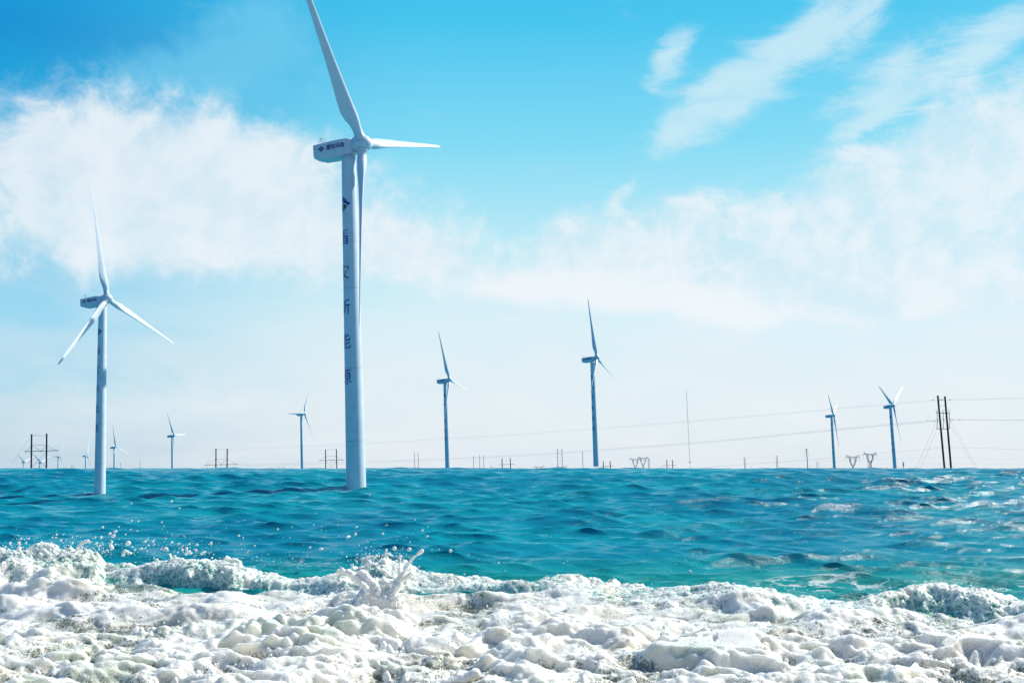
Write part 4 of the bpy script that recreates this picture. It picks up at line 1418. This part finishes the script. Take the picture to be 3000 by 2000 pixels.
def make_mast():
    D = 1500
    T, B = foot((2010.6, 1136), (2022, 1373), D)
    root = empty('guyed_mast', B)
    ax = (T - B).normalized()
    L = (T - B).length
    bm = bmesh.new()
    s = 0.34
    side = ax.cross(Vector((0, 1, 0))).normalized(); fw = side.cross(ax)
    legs = [side * s + fw * s * 0.5, -side * s + fw * s * 0.5, -fw * s]
    for o in legs: bm_tube(bm, [o, o + ax * (L - 8)], 0.055, 4)
    n = 46
    for q in range(n):
        z0, z1 = (L - 8) * q / n, (L - 8) * (q + 1) / n
        for a, b in ((0, 1), (1, 2), (2, 0)): bm_tube(bm, [legs[a] + ax * z0, legs[b] + ax * z1], 0.035, 4)
    bm_tube(bm, [ax * (L - 8), ax * L], [0.12, 0.05], 5)
    mesh_obj('lattice_shaft', bm, M_far, root)
    bm = bmesh.new()
    zr = L * (1 - (1352 - 1136) / 237.0 * (237.0 * D / FPX) / L)
    bm_tube(bm, [ax * (zr - 0.6), ax * (zr + 0.6)], 1.1, 10)
    mesh_obj('platform', bm, M_far, root)
    for q in (0.35, 0.65, 0.95):
        for dx in (-1, 1):
            bm = bmesh.new()
            bm_tube(bm, [ax * L * q, Vector((dx * 42, 20, 0))], 0.018, 4)
            mesh_obj('guy_wire', bm, M_wire, root)
    tag(root, 'very tall slim guyed lattice mast rising from the horizon at the right of the middle', 'mast')
make_mast()

# ------------------------------------------------------------------ power lines
def make_wire(label, pts, rad):
    """pts: (u, v, D); a smooth hanging curve through them"""
    P = [at(*p) for p in pts]
    out = []
    n = len(P)
    for i in range(n - 1):
        p0, p1, p2, p3 = P[max(i - 1, 0)], P[i], P[i + 1], P[min(i + 2, n - 1)]
        for k in range(8):
            t = k / 8
            out.append(0.5 * ((2 * p1) + (p2 - p0) * t + (2 * p0 - 5 * p1 + 4 * p2 - p3) * t * t + (3 * p1 - p0 - 3 * p2 + p3) * t ** 3))
    out.append(P[-1])
    org = out[0].copy()
    bm = bmesh.new()
    bm_tube(bm, [p - org for p in out], rad * 0.7, 5)
    o = mesh_obj('power_line', bm, M_wire)
    o.location = org
    tag(o, label, 'power line', 'power lines between the poles')

def shift(pts, dy, dd=0): return [(u, v + dy, d + dd) for u, v, d in pts]
top_span = [(2749, 1169, 400), (2560, 1186, 440), (2350, 1205, 490), (2100, 1226, 560), (1800, 1250, 640), (1500, 1272, 715), (1200, 1290, 770), (950, 1303, 790), (666, 1315, 800)]
low_span = [(2745, 1229, 400), (2550, 1247, 440), (2350, 1266, 490), (2100, 1290, 560), (1800, 1313, 640), (1500, 1333, 715), (1200, 1346.5, 770), (950, 1355, 790), (698, 1360, 800)]
make_wire('upper of the two thin earth wires running left from the black pole tops', top_span, 0.030)
make_wire('lower of the two thin earth wires running left from the black pole tops', [(2769, 1172, 402)] + shift(top_span[1:], 2.6, 3), 0.030)
make_wire('upper one of the three conductors running left from the insulators of the black poles', low_span, 0.040)
make_wire('middle one of the three conductors running left from the insulators of the black poles', [(2763, 1230, 402)] + shift(low_span[1:], 1.8, 3), 0.036)
make_wire('lowest one of the three conductors running left from the insulators of the black poles', [(2781, 1232, 404)] + shift(low_span[1:], 4.2, 6), 0.036)
make_wire('upper earth wire running right from the tops of the black poles', [(2749, 1169, 400), (2800, 1170, 398), (2900, 1167, 395), (3000, 1164, 390), (3300, 1150, 380)], 0.030)
make_wire('lower earth wire running right from the tops of the black poles', [(2769, 1172, 402), (2820, 1171.5, 400), (2900, 1169.5, 396), (3000, 1167, 391), (3300, 1154, 380)], 0.026)
make_wire('thick conductor running right from the insulators of the black poles', [(2781, 1228, 400), (2850, 1228.5, 398), (3000, 1230, 390), (3300, 1228, 370)], 0.045)
make_wire('thin conductor close under the thick one running right from the black poles', [(2781, 1231, 402), (2850, 1230.5, 399), (3000, 1231.5, 391), (3300, 1231, 370)], 0.03)
make_wire('lower distribution wire passing behind the feet of the black poles', [(2060, 1369, 800), (2200, 1359, 760), (2350, 1347.5, 700), (2550, 1330, 640), (2760, 1311, 600), (2790, 1310, 596), (2900, 1313, 585), (3000, 1317, 575), (3300, 1330, 550)], 0.05)
make_wire('faint wire sagging from the black poles towards the lower right corner of the sky', [(2380, 1352, 900), (2560, 1345, 860), (2780, 1338, 800), (2900, 1344, 780), (3000, 1350, 760), (3300, 1362, 740)], 0.035)
make_wire('faint wire just over the water right of the black poles', [(2700, 1359, 900), (2850, 1357, 880), (3000, 1361, 860), (3300, 1368, 840)], 0.035)
make_wire('faint wire linking the close pole pairs right of the mast', [(1950, 1352, 1000), (2050, 1352.5, 1000), (2182, 1341, 1000), (2276, 1336, 1000), (2363, 1330, 1000)], 0.03)
make_wire('faint wire rising from the water towards the single pole with drooping wires', [(2030, 1369, 1000), (2180, 1359, 950), (2300, 1351, 900), (2365, 1347, 860), (2420, 1343, 840)], 0.04)
make_wire('upper wire from the left H-frame across the second tallest tower to the next H-frame', [(92, 1274, 500), (137, 1272, 505), (300, 1285, 570), (450, 1298, 660), (560, 1306, 740), (633, 1315.5, 800)], 0.032)
make_wire('second wire from the left H-frame across the second tallest tower to the next H-frame', [(137, 1280, 505), (300, 1297, 570), (450, 1312, 660), (560, 1320, 740), (800, 1325, 900)], 0.03)
make_wire('conductor from the crossarm of the left H-frame to the crossarm of the next one', [(171, 1320, 500), (300, 1334, 570), (450, 1347, 660), (600, 1361, 800)], 0.036)
make_wire('lowest conductor from the left H-frame sagging towards the next one', [(137, 1324, 505), (300, 1345, 570), (450, 1358, 660), (615, 1365, 800)], 0.032)
make_wire('short wire spans joining the grey pole pairs between two lettered turbines', [(1200, 1353, 900), (1400, 1350, 900), (1500, 1347, 900), (1640, 1338, 930), (1750, 1338, 960), (1900, 1346, 1000)], 0.03)

# dark strip of low land under the right-hand pylons
def build_land():
    bm = bmesh.new()
    rg = random.Random(4)
    us = [2215 + 6 * k for k in range(96)]
    front, top, back = [], [], []
    for i, u in enumerate(us):
        e = min(1, (u - 2215) / 120, (2785 - u) / 160)
        e = max(e, 0)
        h = 1.0 + 0.55 * e + 0.3 * e * rg.random()
        D = 1350
        p = at(u, 1373, D)
        front.append(bm.verts.new((p.x, D - 8, 12)))
        top.append(bm.verts.new((p.x, D, CAM_Z - 1.0 + h * 1.15)))
        back.append(bm.verts.new((p.x, D + 120, 12)))
    for a in range(len(us) - 1):
        bm.faces.new((front[a], front[a + 1], top[a + 1], top[a]))
        bm.faces.new((top[a], top[a + 1], back[a + 1], back[a]))
    m = paint('dry_land', (0.06, 0.07, 0.10, 1), 0.9, 0.1, 0.02)
    o = mesh_obj('land', bm, m, smooth=False)
    tag(o, kind='structure')
build_land()
